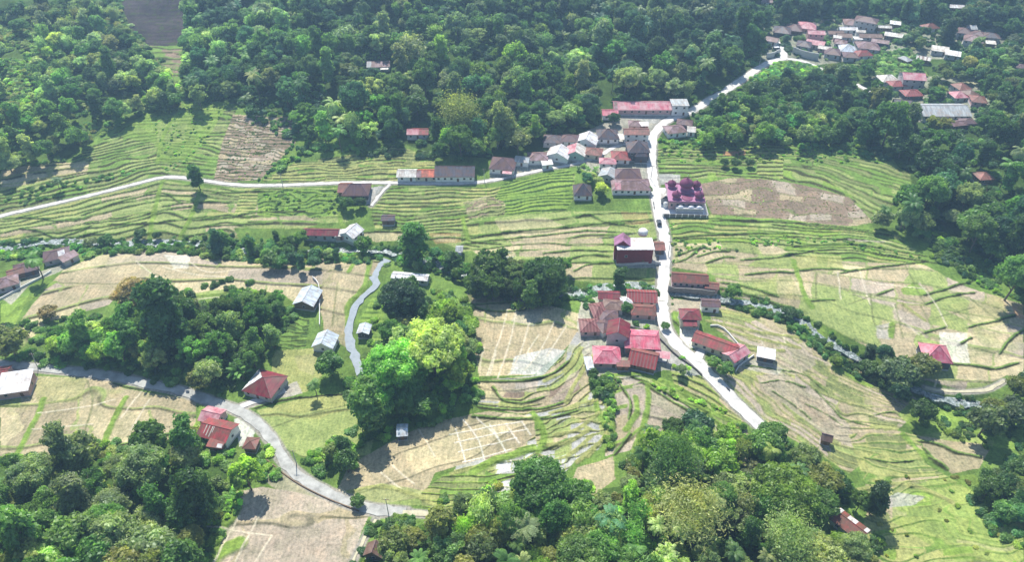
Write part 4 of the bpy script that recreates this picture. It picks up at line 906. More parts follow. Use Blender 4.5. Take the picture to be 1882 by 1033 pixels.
# --- the mosque with plum domes
def mosque():
    g = ground(1256, 371)[0]; s = PPM(g)
    o = empty('mosque', (g[0], g[1], g[2] + .3), math.radians(-3), label='mosque with plum onion domes on a white terrace', category='mosque'); o.scale = (.86, .84, .74)
    VIEW.append((1256, 375, 42, 36))
    HOUSES.append((g[0], g[1] - 1, 14, 15, 0))
    pm, t, b = mat('mosque_plum', .35, .5); b.inputs['Base Color'].default_value = (.19, .045, .10, 1)
    lm, t, b = mat('mosque_mauve_roof', .5, .4); b.inputs['Base Color'].default_value = (.36, .15, .27, 1)
    sm, t, b = mat('mosque_silver', .3, .5); b.inputs['Base Color'].default_value = (.6, .62, .66, 1)
    q = MB(); q.box(-9, 9, -8, 9, -1, 5.5); q.build('wall', WM['pink'], o)
    q = MB(); q.box(-9.6, 9.6, -8.6, 9.6, 5.5, 5.9).box(-9.6, 9.6, -8.6, -8.35, 5.9, 6.5).box(-9.6, 9.6, 9.35, 9.6, 5.9, 6.5).box(-9.6, -9.35, -8.35, 9.35, 5.9, 6.5).box(9.35, 9.6, -8.35, 9.35, 5.9, 6.5); q.build('roof', lm, o)
    q = MB(); q.lathe([(2.9, 5.9), (2.8, 6.3), (.2, 6.5)], .6, -4.6, 24); q.build('roof_disc', pm, o)
    def dome(x, y, z, r, nm='dome'):
        dr = MB(); dr.lathe([(r * 1.0, z), (r * 1.0, z + r * .75)], x, y, 20); d_ = dr.build('drum', lm, o)
        q = MB(); q.lathe([(r * 1.15, z + r * .75), (r * 1.35, z + r * 1.1), (r * 1.38, z + r * 1.45), (r * 1.2, z + r * 1.9), (r * .85, z + r * 2.3), (r * .4, z + r * 2.6), (r * .08, z + r * 2.85), (.05, z + r * 3.3)], x, y, 24)
        k = q.build(nm, pm, o, True); f = MB(); f.tube((x, y, z + r * 3.2), (x, y, z + r * 4.0), .09, .03).lathe([(.02, z + r * 3.5), (.22, z + r * 3.62), (.02, z + r * 3.75)], x, y, 8); f.build('finial', M['whitewash'], k)
    q = MB(); q.box(-3.6, 4.8, -.8, 6.6, 5.9, 7.2); q.build('roof_tier', lm, o)
    dome(.6, 2.9, 7.2, 2.7); dome(-6.4, 6.2, 5.9, 1.75); dome(6.6, 6.2, 5.9, 1.75); dome(-5.2, -4.8, 5.9, 1.8); dome(6.6, -4.6, 5.9, 1.85)
    q = MB(); q.box(-5.5, 8.5, -11.5, -8.3, -1, 3.4); q.build('porch', WM['grey'], o)
    for x in (-3.2, 2.2, 6.4):
        q = MB(); q.lathe([(1.7, 3.4), (1.6, 3.7), (1.2, 4.1), (.6, 4.4), (.1, 4.5)], x, -10, 20, sy=.75); q.build('porch_dome', sm, o, True)
    for k in range(6): opening(WIN_ME, 'window', o, -7.5 + k * 3, -8.02, 3.2, 1.2, 2.0, 0, ('pane', PANE_ME))
    # minaret-like gate by the road
    g2 = ground(1221, 372)[0]
    o2 = empty('gate_pavilion', g2, math.radians(-8), label='small pointed gate pavilion between the mosque and the main road', category='pavilion')
    q = MB(); q.box(-1.7, 1.7, -2.2, 2.2, -1, 3.6); q.build('wall', WM['grey'], o2)
    q = MB(); q.slab([(-2.3, -3, 3.5), (0, -3, 5.9), (0, 3, 5.9), (-2.3, 3, 3.5)][::-1], .15).slab([(0, -3, 5.9), (2.3, -3, 3.5), (2.3, 3, 3.5), (0, 3, 5.9)][::-1], .15); q.build('roof', RM['cream'], o2)
    q = MB(); q.lathe([(1.2, 0), (1.2, 2.2), (1.3, 2.6), (.9, 3.2), (.1, 3.6)], .4, -4.2, 14); q.build('fountain_house', M['whitewash'], o2)
    # terrace
    Z = ground(1256, 375)[0][2] + .1
    o3 = empty('terrace', (g[0], g[1], Z), math.radians(-3), label='white paved terrace with a pillared retaining wall under the mosque', category='terrace')
    x0, x1 = ground(1212, 400)[0][0] - g[0] + 1, ground(1303, 400)[0][0] - g[0]
    yb = ground(1256, 399)[0][1] - g[1]
    HOUSES.append((g[0] + 1, g[1], (x1 - x0) / 2 + 1, 14, 0))
    q = MB(); q.box(x0 + 1, x1, yb, 11, -4, .25); q.build('paving', M['whitewash'], o3)
    q = MB(); q.box(x0 + 1, x1, yb - .25, yb, -4.2, 1.0); w_ = q.build('retaining_wall', M['darkstone'], o3)
    q = MB(); q.box(x1, x1 + .25, yb, 11, -4.2, 1.0); q.build('retaining_wall', M['pavement'], o3)
    for k in range(8):
        xx = x0 + 1.3 + k * (x1 - x0 - 1.8) / 7; q = MB(); q.box(xx - .2, xx + .2, yb - .5, yb - .26, -4.2, 1.15); q.build('pillar', M['whitewash'], w_)
mosque()
# tank on the big red building, compound walls, embankments
g = ground(1181, 468)[0]
q = MB(); q.lathe([(2.0, 7.2), (2.0, 9.0), (1.4, 9.6), (.1, 9.8)], g[0], g[1] + 5.2, 20); q.v = [(a_, b_, c_ + float(g[2]) - .3) for a_, b_, c_ in q.v]; to = q.build('water_tank', M['whitewash'], None, True, label='round silver-white water tank behind the big dark-red building', category='water tank')
def wall_run(pts, h_, th, material, label, name='retaining_wall', cat='wall', down=2.0, lift=0):
    W = even(wline(pts, 4), 2.5); T = np.gradient(W[:, :2], axis=0); T /= np.linalg.norm(T, axis=1)[:, None]; Nn = np.stack([-T[:, 1], T[:, 0]], 1) * th / 2
    V = []; z = np.array([float(zat(a[0], a[1])) for a in W]) + lift
    for k in range(len(W)):
        for sg, zz in ((1, -down), (1, h_), (-1, h_), (-1, -down)): V.append((W[k, 0] + Nn[k, 0] * sg, W[k, 1] + Nn[k, 1] * sg, z[k] + zz))
    n = len(W); fs = [(k * 4 + j, k * 4 + (j + 1) % 4, (k + 1) * 4 + (j + 1) % 4, (k + 1) * 4 + j) for k in range(n - 1) for j in range(4)] + [(3, 2, 1, 0), (n * 4 - 4, n * 4 - 3, n * 4 - 2, n * 4 - 1)]
    return newobj(name, mesh(name, V, fs), material, label=label, category=cat, kind='thing')
wall_run('1226,541 1250,541 1280,543 1312,546', 3.4, .5, M['darkstone'], 'dark stone river wall below the long red roof on the bank')
wall_run('1150,600 1185,609 1210,622 1228,640 1245,656 1275,676 1290,690', .9, .35, M['darkstone'], 'dark compound wall running beside the lower road')
wall_run('1408,106 1420,104 1432,98', 3.0, .5, M['pavement'], 'pale concrete embankment left of the white road fork')
wall_run('1456,97 1470,103 1486,107 1503,110', 4.0, .5, M['pavement'], 'pale concrete embankment right of the white road fork')
wall_run('1134,207 1170,209 1208,213', .8, .3, M['pavement'], 'low pale wall along the school yard', cat='wall', name='yard_wall')
wall_run('1135,487 1170,487 1214,484', 1.2, .4, M['pavement'], 'grey concrete edge in front of the big dark-red building')
wall_run('0,552 40,530 75,512 95,500', .9, .3, M['whitewash'], 'pale wall beside the left-edge row of roofs', name='yard_wall')
wall_run('1305,600 1330,606 1370,650', .8, .3, M['whitewash'], 'pale low wall behind the long bright red roof', name='yard_wall')
wall_run('1385,655 1360,672 1352,684', .8, .3, M['whitewash'], 'pale low wall below the pink cross wing', name='yard_wall')
wall_run('575,512 587,530 588,600', 1.2, .25, M['whitewash'], 'white wall along the right of the silvery barn', name='yard_wall')
wall_run('490,846 540,884 600,916 660,940', .4, .3, M['wood'], 'low dark kerb wall along the lower side of the curved road', name='kerb_wall')

# --- vehicles on the road
def vehicle(u, v, rot, col, label, L=4.3, W=1.8, Ht=1.55, van=False):
    g = ground(u, v)[0]; o = empty('van' if van else 'car', (g[0], g[1], g[2] + .1), math.radians(rot), label=label, category='van' if van else 'car')
    m, t, b = mat('car_paint', .3, .5); b.inputs['Base Color'].default_value = (*col, 1)
    x, y = L / 2, W / 2
    def loft(secs):
        V = []; Fc = []
        for (xx, yy, z0, z1) in secs: V += [(xx, -yy, z0), (xx, yy, z0), (xx, yy, z1), (xx, -yy, z1)]
        for k in range(len(secs) - 1):
            for j in range(4): Fc.append((k * 4 + j, k * 4 + (j + 1) % 4, k * 4 + 4 + (j + 1) % 4, k * 4 + 4 + j))
        n = (len(secs) - 1) * 4; Fc += [(3, 2, 1, 0), (n, n + 1, n + 2, n + 3)]; return V, Fc
    q = MB(); q.add(*loft([(-x, y * .85, .35, .85), (-x + .2, y, .28, .95), (0, y, .25, .98), (x - .7, y, .28, .9), (x, y * .82, .35, .7)])); bd = q.build('body', m, o)
    top = Ht; q = MB(); q.add(*loft([(-x + .12, y * .92, .94, .98), (-x + .45, y * .85, .94, top), (.3 if not van else x * .5, y * .85, .94, top), (x * .45 if not van else x * .8, y * .9, .88, .97)])); q.build('cabin', m_glass, o)
    q = MB(); q.box(-x + .5, .25 if not van else x * .48, -y * .84, y * .84, top, top + .05); q.build('roof_panel', m, o)
    for a in (-x * .62, x * .62):
        for bb in (-1, 1):
            q = MB(); q.tube((a, bb * (y - .12), .33), (a, bb * (y + .06), .33), .33, n=14); q.build('wheel', WM['dark'], o)
    for bb in (-1, 1):
        q = MB(); q.box(x - .06, x + .02, bb * y * .6 - .15, bb * y * .6 + .15, .55, .7); q.build('headlight', M['whitewash'], o)
    return o
vehicle(1211, 411, 88, (.05, .06, .07), 'dark car driving on the main road just below the mosque', 4.6, 1.9, 1.7)
vehicle(1427, 92, 10, (.75, .76, .78), 'white van parked beside the white road fork', 5, 2, 2.1, True)
def motorbike(u, v, rot, label):
    g = ground(u, v)[0]; o = empty('motorcycle', (g[0], g[1], g[2] + .1), math.radians(rot), label=label, category='motorcycle')
    for a in (-.62, .62): q = MB(); q.tube((a, -.06, .3), (a, .06, .3), .3, n=14); q.build('wheel', WM['dark'], o)
    q = MB(); q.box(-.5, .35, -.16, .16, .35, .75).box(.2, .55, -.14, .14, .6, .95); q.build('body', WM['dark'], o)
    q = MB(); q.box(-.7, .15, -.15, .15, .76, .88); q.build('seat', WM['dark'], o)
    q = MB(); q.tube((.45, -.38, 1.05), (.45, .38, 1.05), .03, n=6).tube((.45, 0, 1.05), (.62, 0, .3), .04, n=6); q.build('handlebar', m_frame, o)
motorbike(1201, 375, 85, 'upper of two dark motorbikes on the main road beside the mosque')
motorbike(1202, 382, 88, 'lower of two dark motorbikes on the main road beside the mosque')
motorbike(1338, 716, -52, 'motorbike on the lower white road among terraces')
motorbike(1250, 212, 30, 'motorbike at the upper road bend by the pale two-storey block')
def pole(u, v, hh, label, lean=0):
    g = ground(u, v)[0]; o = empty('power_pole', g, 0, label=label, category='power pole')
    q = MB(); q.tube((0, 0, -.5), (lean, 0, hh), .16, .1, 8); q.build('post', M['pavement'], o)
    q = MB(); q.box(lean * .9 - .9, lean * .9 + .9, -.07, .07, hh * .92, hh * .92 + .12); c_ = q.build('cross_arm', M['wood'], o)
    for a in (-.75, 0, .75): q = MB(); q.tube((lean * .9 + a, 0, hh * .92 + .12), (lean * .9 + a, 0, hh * .92 + .38), .06, .04, 6); q.build('insulator', M['whitewash'], c_)
pole(70, 678, 8, 'leaning power pole beside the white building at the left edge', .9)
pole(714, 945, 8, 'power pole at the end of the curved road')
pole(545, 853, 7, 'power pole on the upper side of the curved road')
pole(1196, 330, 8, 'power pole beside the main road at the mauve roofs')
pole(1228, 470, 8, 'power pole beside the main road opposite the dark-red building')
pole(1206, 300, 8, 'power pole beside the main road above the mosque')
pole(1395, 120, 8, 'power pole on the road climbing to the fork')
pole(890, 333, 7, 'power pole beside the lane at the end of the row')
pole(520, 342, 7, 'power pole beside the lane across green terraces')
# ------------------------------------------------------------------ vegetation
def leafmat(name, bright=1.0):
    m = bpy.data.materials.new(name); m.use_nodes = True; t = m.node_tree; t.nodes.remove(t.nodes['Principled BSDF'])
    at = N(t, 'ShaderNodeAttribute', attribute_name='tint', attribute_type='INSTANCER')
    lv = N(t, 'ShaderNodeAttribute', attribute_name='lv')
    g_ = geo(t); nz = N(t, 'ShaderNodeTexNoise', Scale=.22, Detail=4.0); t.links.new(g_, nz.inputs[0])
    c = mul(t, at.outputs['Color'], lv.outputs['Color'])
    c = mul(t, c, ramp(t, nz.outputs[0], [(.32, (.72, .78, .74)), (.5, (1, 1, 1)), (.68, (1.38, 1.28, 1.1))]))
    di = N(t, 'ShaderNodeBsdfDiffuse'); tr = N(t, 'ShaderNodeBsdfTranslucent'); gl = N(t, 'ShaderNodeBsdfGlossy', Roughness=.48)
    t.links.new(c, di.inputs[0]); tc = mul(t, c, (1.35, 1.5, .75)); t.links.new(tc, tr.inputs[0]); gl.inputs[0].default_value = (.75, .85, .8, 1)
    m1 = N(t, 'ShaderNodeMixShader'); m1.inputs[0].default_value = .5; t.links.new(di.outputs[0], m1.inputs[1]); t.links.new(tr.outputs[0], m1.inputs[2])
    m2 = N(t, 'ShaderNodeMixShader'); m2.inputs[0].default_value = .03; t.links.new(m1.outputs[0], m2.inputs[1]); t.links.new(gl.outputs[0], m2.inputs[2])
    t.links.new(m2.outputs[0], t.nodes['Material Output'].inputs[0]); return m
m_leaf = leafmat('leaves')
def quads_mesh(name, Q, lv, mat_=None):
    """Q (n,4,3) leaf quads, lv (n,) brightness of each leaf"""
    n = len(Q); me = bpy.data.meshes.new(name)
    me.vertices.add(n * 4); me.vertices.foreach_set('co', Q.astype(np.float32).ravel())
    me.loops.add(n * 4); me.loops.foreach_set('vertex_index', np.arange(n * 4, dtype=np.int32))
    me.polygons.add(n); me.polygons.foreach_set('loop_start', np.arange(0, n * 4, 4, dtype=np.int32)); me.polygons.foreach_set('loop_total', np.full(n, 4, np.int32))
    me.update(); ca = me.color_attributes.new('lv', 'FLOAT_COLOR', 'POINT')
    l4 = np.repeat(lv, 4, 0) if lv.ndim == 2 else np.repeat(np.stack([lv] * 3, 1), 4, 0)
    ca.data.foreach_set('color', np.concatenate([l4, np.ones((n * 4, 1))], 1).astype(np.float32).ravel())
    me.materials.append(mat_ or m_leaf); return me
def unit(a): return a / (np.linalg.norm(a, axis=-1, keepdims=True) + 1e-9)
def leaf_quads(Pn, Nn, size, r, stretch=1.5):
    n = len(Pn); ref = unit(r.normal(size=(n, 3))); a = unit(np.cross(Nn, ref)); b = np.cross(Nn, a)
    s = size * r.uniform(.6, 1.4, n)[:, None]; a = a * s * stretch * .5; b = b * s * .5
    return np.stack([Pn - a - b * .6, Pn + a * .2 - b, Pn + a + b * .3, Pn - a * .3 + b], 1)
def lobes_crown(lobes, dens, size, seed, wild=.55):
    r = np.random.default_rng(seed); Qs = []; Ls = []
    for (x, y, z, rx, rz) in lobes:
        x += r.normal() * .25 * rx; y += r.normal() * .25 * rx; z += r.normal() * .2 * rz
        n = int(dens * (rx * rx + 2 * rx * rz) / 3 * 4)
        d = unit(r.normal(size=(n, 3))); d[:, 2] = np.where(d[:, 2] < -.35, -d[:, 2], d[:, 2])
        bum = 1 + .16 * np.sin(d[:, 0] * 5 + seed + x) * np.cos(d[:, 1] * 5 + z) + .10 * np.sin(d[:, 2] * 9 + y)
        rad = np.where(r.uniform(size=n) < .16, r.uniform(1.05, 1.38, n), r.uniform(.72, 1.08, n)) * bum
        Pn = np.stack([x + d[:, 0] * rx * rad, y + d[:, 1] * rx * rad, z + d[:, 2] * rz * rad], 1)
        Nn = unit(d + wild * r.normal(size=(n, 3)))
        Qs.append(leaf_quads(Pn, Nn, size, r)); lt = r.uniform(.82, 1.2)
        Ls.append(lt * r.uniform(.8, 1.2, n))
        # coarse inner boughs so the crown is not see-through
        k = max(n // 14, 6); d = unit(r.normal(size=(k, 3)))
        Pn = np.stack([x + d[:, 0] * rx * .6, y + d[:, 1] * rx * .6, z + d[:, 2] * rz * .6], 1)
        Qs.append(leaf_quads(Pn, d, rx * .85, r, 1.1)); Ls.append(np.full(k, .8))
    return np.concatenate(Qs), np.concatenate(Ls)
def dome_lobes(R_, Zc, Rz, n, lr, seed, flat=0.0):
    r = np.random.default_rng(seed); L = [(0, 0, Zc + .15 * Rz, R_ * .55, Rz * .6)]
    for k in range(n):
        th = 2.399 * k + r.uniform(-.4, .4); c = 1 - (k + .5) / n * (1.25 - flat); q = math.sqrt(max(0, 1 - c * c)) * r.uniform(.72, .98)
        s = lr * r.uniform(.7, 1.35); L.append((R_ * q * math.cos(th), R_ * q * math.sin(th), Zc + Rz * c * r.uniform(.7, 1.05), s, s * r.uniform(.7, .95)))
    return L
PROTO = {}
def trunk_mesh(h_, r0, limbs, seed, spread=2.5):
    r = random.Random(seed); q = MB(); p = Vector((0, 0, -1)); k = 4; pts = [p]
    for i in range(k): p = p + Vector((r.uniform(-.25, .25), r.uniform(-.25, .25), (h_ + 1) / k)); pts.append(p)
    for i in range(k): q.tube(pts[i], pts[i + 1], r0 * (1 - i / k * .5), r0 * (1 - (i + 1) / k * .5), 8)
    for j in range(limbs):
        a = 2.4 * j + r.uniform(-.3, .3); s = pts[2 + j % 3]; e = s + Vector((math.cos(a) * spread, math.sin(a) * spread, r.uniform(1.5, 3.2))); q.tube(s, e, r0 * .42, r0 * .12, 6)
    me = mesh('trunk', q.v, q.f); me.materials.append(M['bark']); return me
def proto(name, form, Q, L, tr, R_, H_): PROTO.setdefault(form, []).append((quads_mesh('crown', Q, L), tr, R_, H_))
for s in range(4):
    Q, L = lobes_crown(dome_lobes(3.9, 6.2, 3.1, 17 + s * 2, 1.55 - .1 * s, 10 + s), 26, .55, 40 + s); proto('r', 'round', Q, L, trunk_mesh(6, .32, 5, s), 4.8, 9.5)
for s in range(3):
    L_ = [(random.uniform(-1.2, 1.2), random.uniform(-1.2, 1.2), 3.2 + k * .95, 1.7 + .5 * math.sin(k * 1.3 + s), 1.25) for k in range(11)] + [(1.9 * math.cos(k * 2.2), 1.9 * math.sin(k * 2.2), 4 + k * .9, 1.3, 1.1) for k in range(9)]
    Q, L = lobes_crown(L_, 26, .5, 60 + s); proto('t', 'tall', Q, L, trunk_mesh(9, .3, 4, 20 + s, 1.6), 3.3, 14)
for s in range(2):
    L_ = dome_lobes(5.6, 6.6, 1.7, 30, 1.35, 80 + s, .35); Q, L = lobes_crown(L_, 26, .5, 90 + s); proto('s', 'spread', Q, L, trunk_mesh(6.2, .36, 7, 30 + s, 3.8), 6.6, 9)
def ragged(s, R_=4.0, n=30):
    r = np.random.default_rng(300 + s); L_ = []
    while len(L_) < n:
        d = r.uniform(-1, 1, 3)
        if np.linalg.norm(d) < 1: q = r.uniform(.65, 1.35); L_.append((d[0] * R_, d[1] * R_, 6.4 + d[2] * 3.4 - .25 * abs(d[0]) * R_ * .5, q, q * .6))
    return L_
for s in range(4):
    Q, L = lobes_crown(ragged(s, 3.8 + .3 * s, 26 + 4 * s), 62, .34, 310 + s, .8); proto('g', 'ragged', Q, L, trunk_mesh(6.5, .26, 8, 70 + s, 3.0), 4.8, 10)
def bamboo(seed, n=60, Hh=11, R_=3.6):
    r = np.random.default_rng(seed); Qs = []; Ls = []
    for k in range(n):
        a = r.uniform(0, 6.283); lean = r.uniform(.1, 1) * R_; hh = Hh * r.uniform(.6, 1.05); dx, dy = math.cos(a), math.sin(a); m = 46
        t = r.uniform(.3, 1.0, m); xx = lean * t ** 2; zz = hh * (t * 1.25 - .35 * t ** 3.0 - .0) ; zz = np.where(t > .8, zz - (t - .8) * 5, zz)
        Pn = np.stack([dx * xx, dy * xx, zz], 1) + r.normal(size=(m, 3)) * (.18 + .5 * t[:, None])
        Nn = unit(np.stack([dx * np.ones(m), dy * np.ones(m), .7 * np.ones(m)], 1) + .7 * r.normal(size=(m, 3)))
        Qs.append(leaf_quads(Pn, Nn, .30, r, 3.0)); Ls.append(r.uniform(.7, 1.3, m) * r.uniform(.8, 1.2))
    return np.concatenate(Qs), np.concatenate(Ls)
for s in range(3):
    Q, L = bamboo(110 + s, 95); q = MB(); rr = random.Random(s)
    for k in range(14): a = rr.uniform(0, 6.28); e = Vector((math.cos(a) * 1.6, math.sin(a) * 1.6, 8)); q.tube((math.cos(a) * .5, math.sin(a) * .5, -1), e * .6, .06, .05, 5); q.tube(e * .6, e, .05, .02, 5)
    tm = mesh('trunk', q.v, q.f); tm.materials.append(M['bark']); proto('b', 'bamboo', Q, L, tm, 4.2, 11)
for s in range(2):
    Q, L = bamboo(210 + s, 420, 10, 4.0)
    r = np.random.default_rng(s); c_ = Q.mean(1, keepdims=True); Q = c_ + (Q - c_) * .42; proto('b', 'grove', Q, L, tm, 4.6, 10)
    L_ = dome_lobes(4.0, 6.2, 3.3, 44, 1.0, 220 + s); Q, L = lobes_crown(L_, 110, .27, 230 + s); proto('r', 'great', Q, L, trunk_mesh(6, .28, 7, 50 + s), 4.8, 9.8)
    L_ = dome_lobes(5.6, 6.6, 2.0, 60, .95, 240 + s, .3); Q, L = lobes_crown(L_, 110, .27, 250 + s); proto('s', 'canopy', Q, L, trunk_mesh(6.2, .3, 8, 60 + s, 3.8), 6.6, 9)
def frond(r, base, az, elev, length, width, droop, m=9, leaflets=True):
    Qs = []; d = np.array([math.cos(az), math.sin(az)]); side = np.array([-d[1], d[0]]); p = np.array(base, float); an = elev; st_ = length / m; pts = [p.copy()]
    for k in range(m):
        p = p + np.array([d[0] * math.cos(an) * st_, d[1] * math.cos(an) * st_, math.sin(an) * st_]); an -= droop / m; pts.append(p.copy())
    for k in range(m):
        w = width * math.sin(math.pi * (k + .6) / (m + .6)) ** .6
        a, b = pts[k], pts[k + 1]; mid = a + (b - a) * .8 if leaflets else b
        for sg in (-1, 1):
            o1 = np.array([side[0] * w * sg, side[1] * w * sg, -.35 * w]); o2 = o1 + (b - a) * .45
            Qs.append([a, mid, mid + o2, a + o1 + (b - a) * .35])
    return Qs
for s in range(3):
    r = np.random.default_rng(130 + s); Q = []
    for k in range(22): Q += frond(r, (0, 0, 9.6), k * 2.4 + r.uniform(-.2, .2), r.uniform(-.3, 1.25), r.uniform(3.2, 4.2), .62, r.uniform(1.3, 2.1))
    Q = np.array(Q); q = MB(); pp = [Vector((.5 * math.sin(k * .5), .3 * math.sin(k), -1 + k * 2.14)) for k in range(6)]; off = pp[5].copy()
    for k in range(5): q.tube(pp[k], pp[k + 1], .2 - .02 * k, .18 - .02 * k, 7)
    Q = Q + np.array([off.x, off.y, 0]); tm = mesh('trunk', q.v, q.f); tm.materials.append(M['bark']); proto('p', 'palm', Q, r.uniform(.75, 1.3, len(Q)), tm, 4.0, 11)
for s in range(3):
    r = np.random.default_rng(150 + s); Q = []; q = MB()
    for st_ in range(4):
        bx, by = r.uniform(-1.1, 1.1, 2); hb = r.uniform(1.6, 2.6); q.tube((bx, by, -.4), (bx, by, hb), .16, .1, 7)
        for k in range(8): Q += frond(r, (bx, by, hb), k * 2.4 + r.uniform(-.3, .3), r.uniform(.5, 1.3), r.uniform(1.8, 2.6), .36, r.uniform(.9, 1.7), 5, False)
    Q = np.array(Q); tm = mesh('stem', q.v, q.f); tm.materials.append(M['bark']); proto('n', 'banana', Q, r.uniform(.8, 1.25, len(Q)), tm, 2.6, 4.2)
for s in range(4):
    Q, L = lobes_crown(dome_lobes(1.35, .75, .8, 7 + s, .75, 170 + s), 60, .34, 180 + s, .7); q = MB()
    for k in range(4): q.tube((0, 0, -.4), (math.cos(k * 1.6) * .8, math.sin(k * 1.6) * .8, 1.0), .05, .02, 5)
    tm = mesh('stem', q.v, q.f); tm.materials.append(M['bark']); proto('u', 'bush', Q, L, tm, 1.9, 2.0)
TONE = dict(dark=(.030, .066, .022), mid=(.050, .105, .030), green=(.075, .135, .042), lime=(.135, .205, .042), olive=(.125, .140, .050), grey=(.115, .150, .085), teal=(.035, .085, .052),
            brown=(.145, .115, .070), yellow=(.20, .21, .065), straw=(.155, .165, .075), pale=(.16, .20, .10), jade=(.06, .14, .06))
TONE = {k: (v[0] * 2.35 + .020, v[1] * 2.35 + .018, v[2] * 1.9 + .012) for k, v in TONE.items()}
NAMES = dict(ragged='loose_tree', grove='bamboo_clump', great='broadleaf_tree', canopy='spreading_tree', round='broadleaf_tree', tall='tall_tree', spread='spreading_tree', bamboo='bamboo_clump', palm='palm_tree', banana='banana_plant', bush='shrub')
CATS = dict(ragged='tree', grove='bamboo', great='tree', canopy='tree', round='tree', tall='tree', spread='tree', bamboo='bamboo', palm='palm tree', banana='banana plant', bush='shrub')
WORD = dict(ragged='loose-crowned tree', grove='feathery bamboo clump', great='round-crowned tree', canopy='wide flat-crowned tree', round='round-crowned tree', tall='tall narrow tree', spread='wide flat-crowned tree', bamboo='feathery bamboo clump', palm='palm', banana='banana clump', bush='shrub')
TW = dict(straw='straw-green', dark='dark green', mid='mid-green', green='fresh green', lime='lime-green', olive='olive', grey='grey-green', teal='blue-green', brown='brownish', yellow='yellowish', pale='pale green', jade='bright green')
ROADPTS = [(W, w) for _, _, W, w in RD] + [(STW, 4.0)]
def near_river(x, y, pad):
    m = np.zeros(len(x), bool)
    for k in range(0, len(RVW)):
        m |= ((x - RVW[k, 0]) ** 2 + (y - RVW[k, 1]) ** 2 < (3.2 + pad) ** 2) & (x > 60)
    return m
def hides(x, y, z, h_, r_):
    'the plant would stand in front of a roof seen from the air'
    ut, vt = project(x, y, z + h_); ub, vb = project(x, y, z); s_ = F / (y * ct + (H - z) * st); m = np.zeros(len(x), bool)
    for (hu, hv, a, b) in VIEW: m |= (np.abs(ub - hu) < a + r_ * s_ * .85) & (vt - r_ * s_ * .3 < hv + b) & (vb > hv - b * .5)
    return m
def near_road(x, y, pad):
    m = np.zeros(len(x), bool)
    for W, w in ROADPTS:
        q = W[::3]; 
        for k in range(0, len(q), 1): m |= (x - q[k, 0]) ** 2 + (y - q[k, 1]) ** 2 < (w / 2 + pad + 2.0) ** 2
    return m
def near_house(x, y, pad, hgt=0):
    m = np.zeros(len(x), bool)
    for (hx, hy, a, b, R) in HOUSES:
        dx, dy = x - hx, y - hy; lx = dx * math.cos(R) + dy * math.sin(R); ly = -dx * math.sin(R) + dy * math.cos(R)
        m |= (np.abs(lx) < a + pad) & (np.abs(ly) < b + pad)
        if hgt > 0: m |= (np.abs(dx) < a + pad * .8) & (dy < 0) & (dy > -(b + hgt))      # keeps the view of the house front open
    return m
GULLY = P('218,-40 350,-40 338,60 336,150 322,150 300,112 262,72 228,30')
PLANTS = []      # x, y, z, form, variant, scale xy, scale z, rot, tone, zone
def scatter(zone_, poly, spacing, forms, tones, smin=.75, smax=1.25, seed=0, keep=1.0, pad=1.2, clump=0.0, front=3.0, skip=None):
    pl = P(poly); r = np.random.default_rng(1000 + seed); w = ground0(pl[:, 0], pl[:, 1]); fl = forms.split(); tl = tones.split()
    x0, x1, y0, y1 = w[:, 0].min() - 12, w[:, 0].max() + 12, w[:, 1].min() - 22, w[:, 1].max() + 8
    nx, ny = max(int((x1 - x0) / spacing), 1), max(int((y1 - y0) / spacing), 1)
    xx, yy = np.meshgrid(np.arange(nx) + .5, np.arange(ny) + .5); xx = xx + .5 * (np.arange(ny) % 2)[:, None]
    x = x0 + (xx.ravel() + r.uniform(-.42, .42, nx * ny)) * spacing; y = y0 + (yy.ravel() + r.uniform(-.42, .42, nx * ny)) * spacing
    z = zat(x, y); fi = r.integers(0, len(fl), len(x)); sc_ = r.uniform(smin, smax, len(x)) * (1 + .15 * fbm(x / 20, y / 20, seed + 2, 2))
    hh = np.array([PROTO[f][0][3] for f in fl])[fi] * sc_; rr = np.array([PROTO[f][0][2] for f in fl])[fi] * sc_
    u, v = project(x, y, z + hh * .62); m = np.ones(len(x), bool); rpx = rr * F / (y * ct + (H - z) * st)
    for du, dv in ((-.6, 0), (.6, 0), (0, -.5), (0, .5)):
        k_ = np.zeros(len(x), bool); k_[inpoly(pl, u + du * rpx, v + dv * rpx)] = True; m &= k_
    if skip:
        for s_ in skip: m[inpoly(P(s_), u, v)] = False
    m[inpoly(GULLY, u + 14 * fbm(x / 9, y / 9, 5, 2), v + 14 * fbm(x / 9, y / 9, 6, 2))] = False; m &= r.uniform(size=len(x)) < keep
    if clump > 0: m &= fbm(x / 14, y / 14, seed + 60, 2) > -.6 + clump
    idx = np.nonzero(m)[0]; idx = idx[~near_road(x[idx], y[idx], rr.mean() * .45 * pad)]; idx = idx[~near_house(x[idx], y[idx], rr.mean() * .5, 0)]; idx = idx[~near_river(x[idx], y[idx], .3 if 'bush' not in fl[:2] else -1.6)]; idx = idx[~hides(x[idx], y[idx], z[idx], hh[idx] * .92, rr[idx]) ]
    tn = fbm(x / 16, y / 16, seed + 90, 2) * .35 + r.uniform(0, 1, len(x)); ti = np.clip((tn * len(tl)).astype(int), 0, len(tl) - 1)
    for i in idx:
        f = fl[fi[i]]; PLANTS.append([x[i], y[i], z[i], f, int(r.integers(0, len(PROTO[f]))), sc_[i], sc_[i] * r.uniform(.8, 1.4), r.uniform(0, 6.283), tl[ti[i]], zone_])
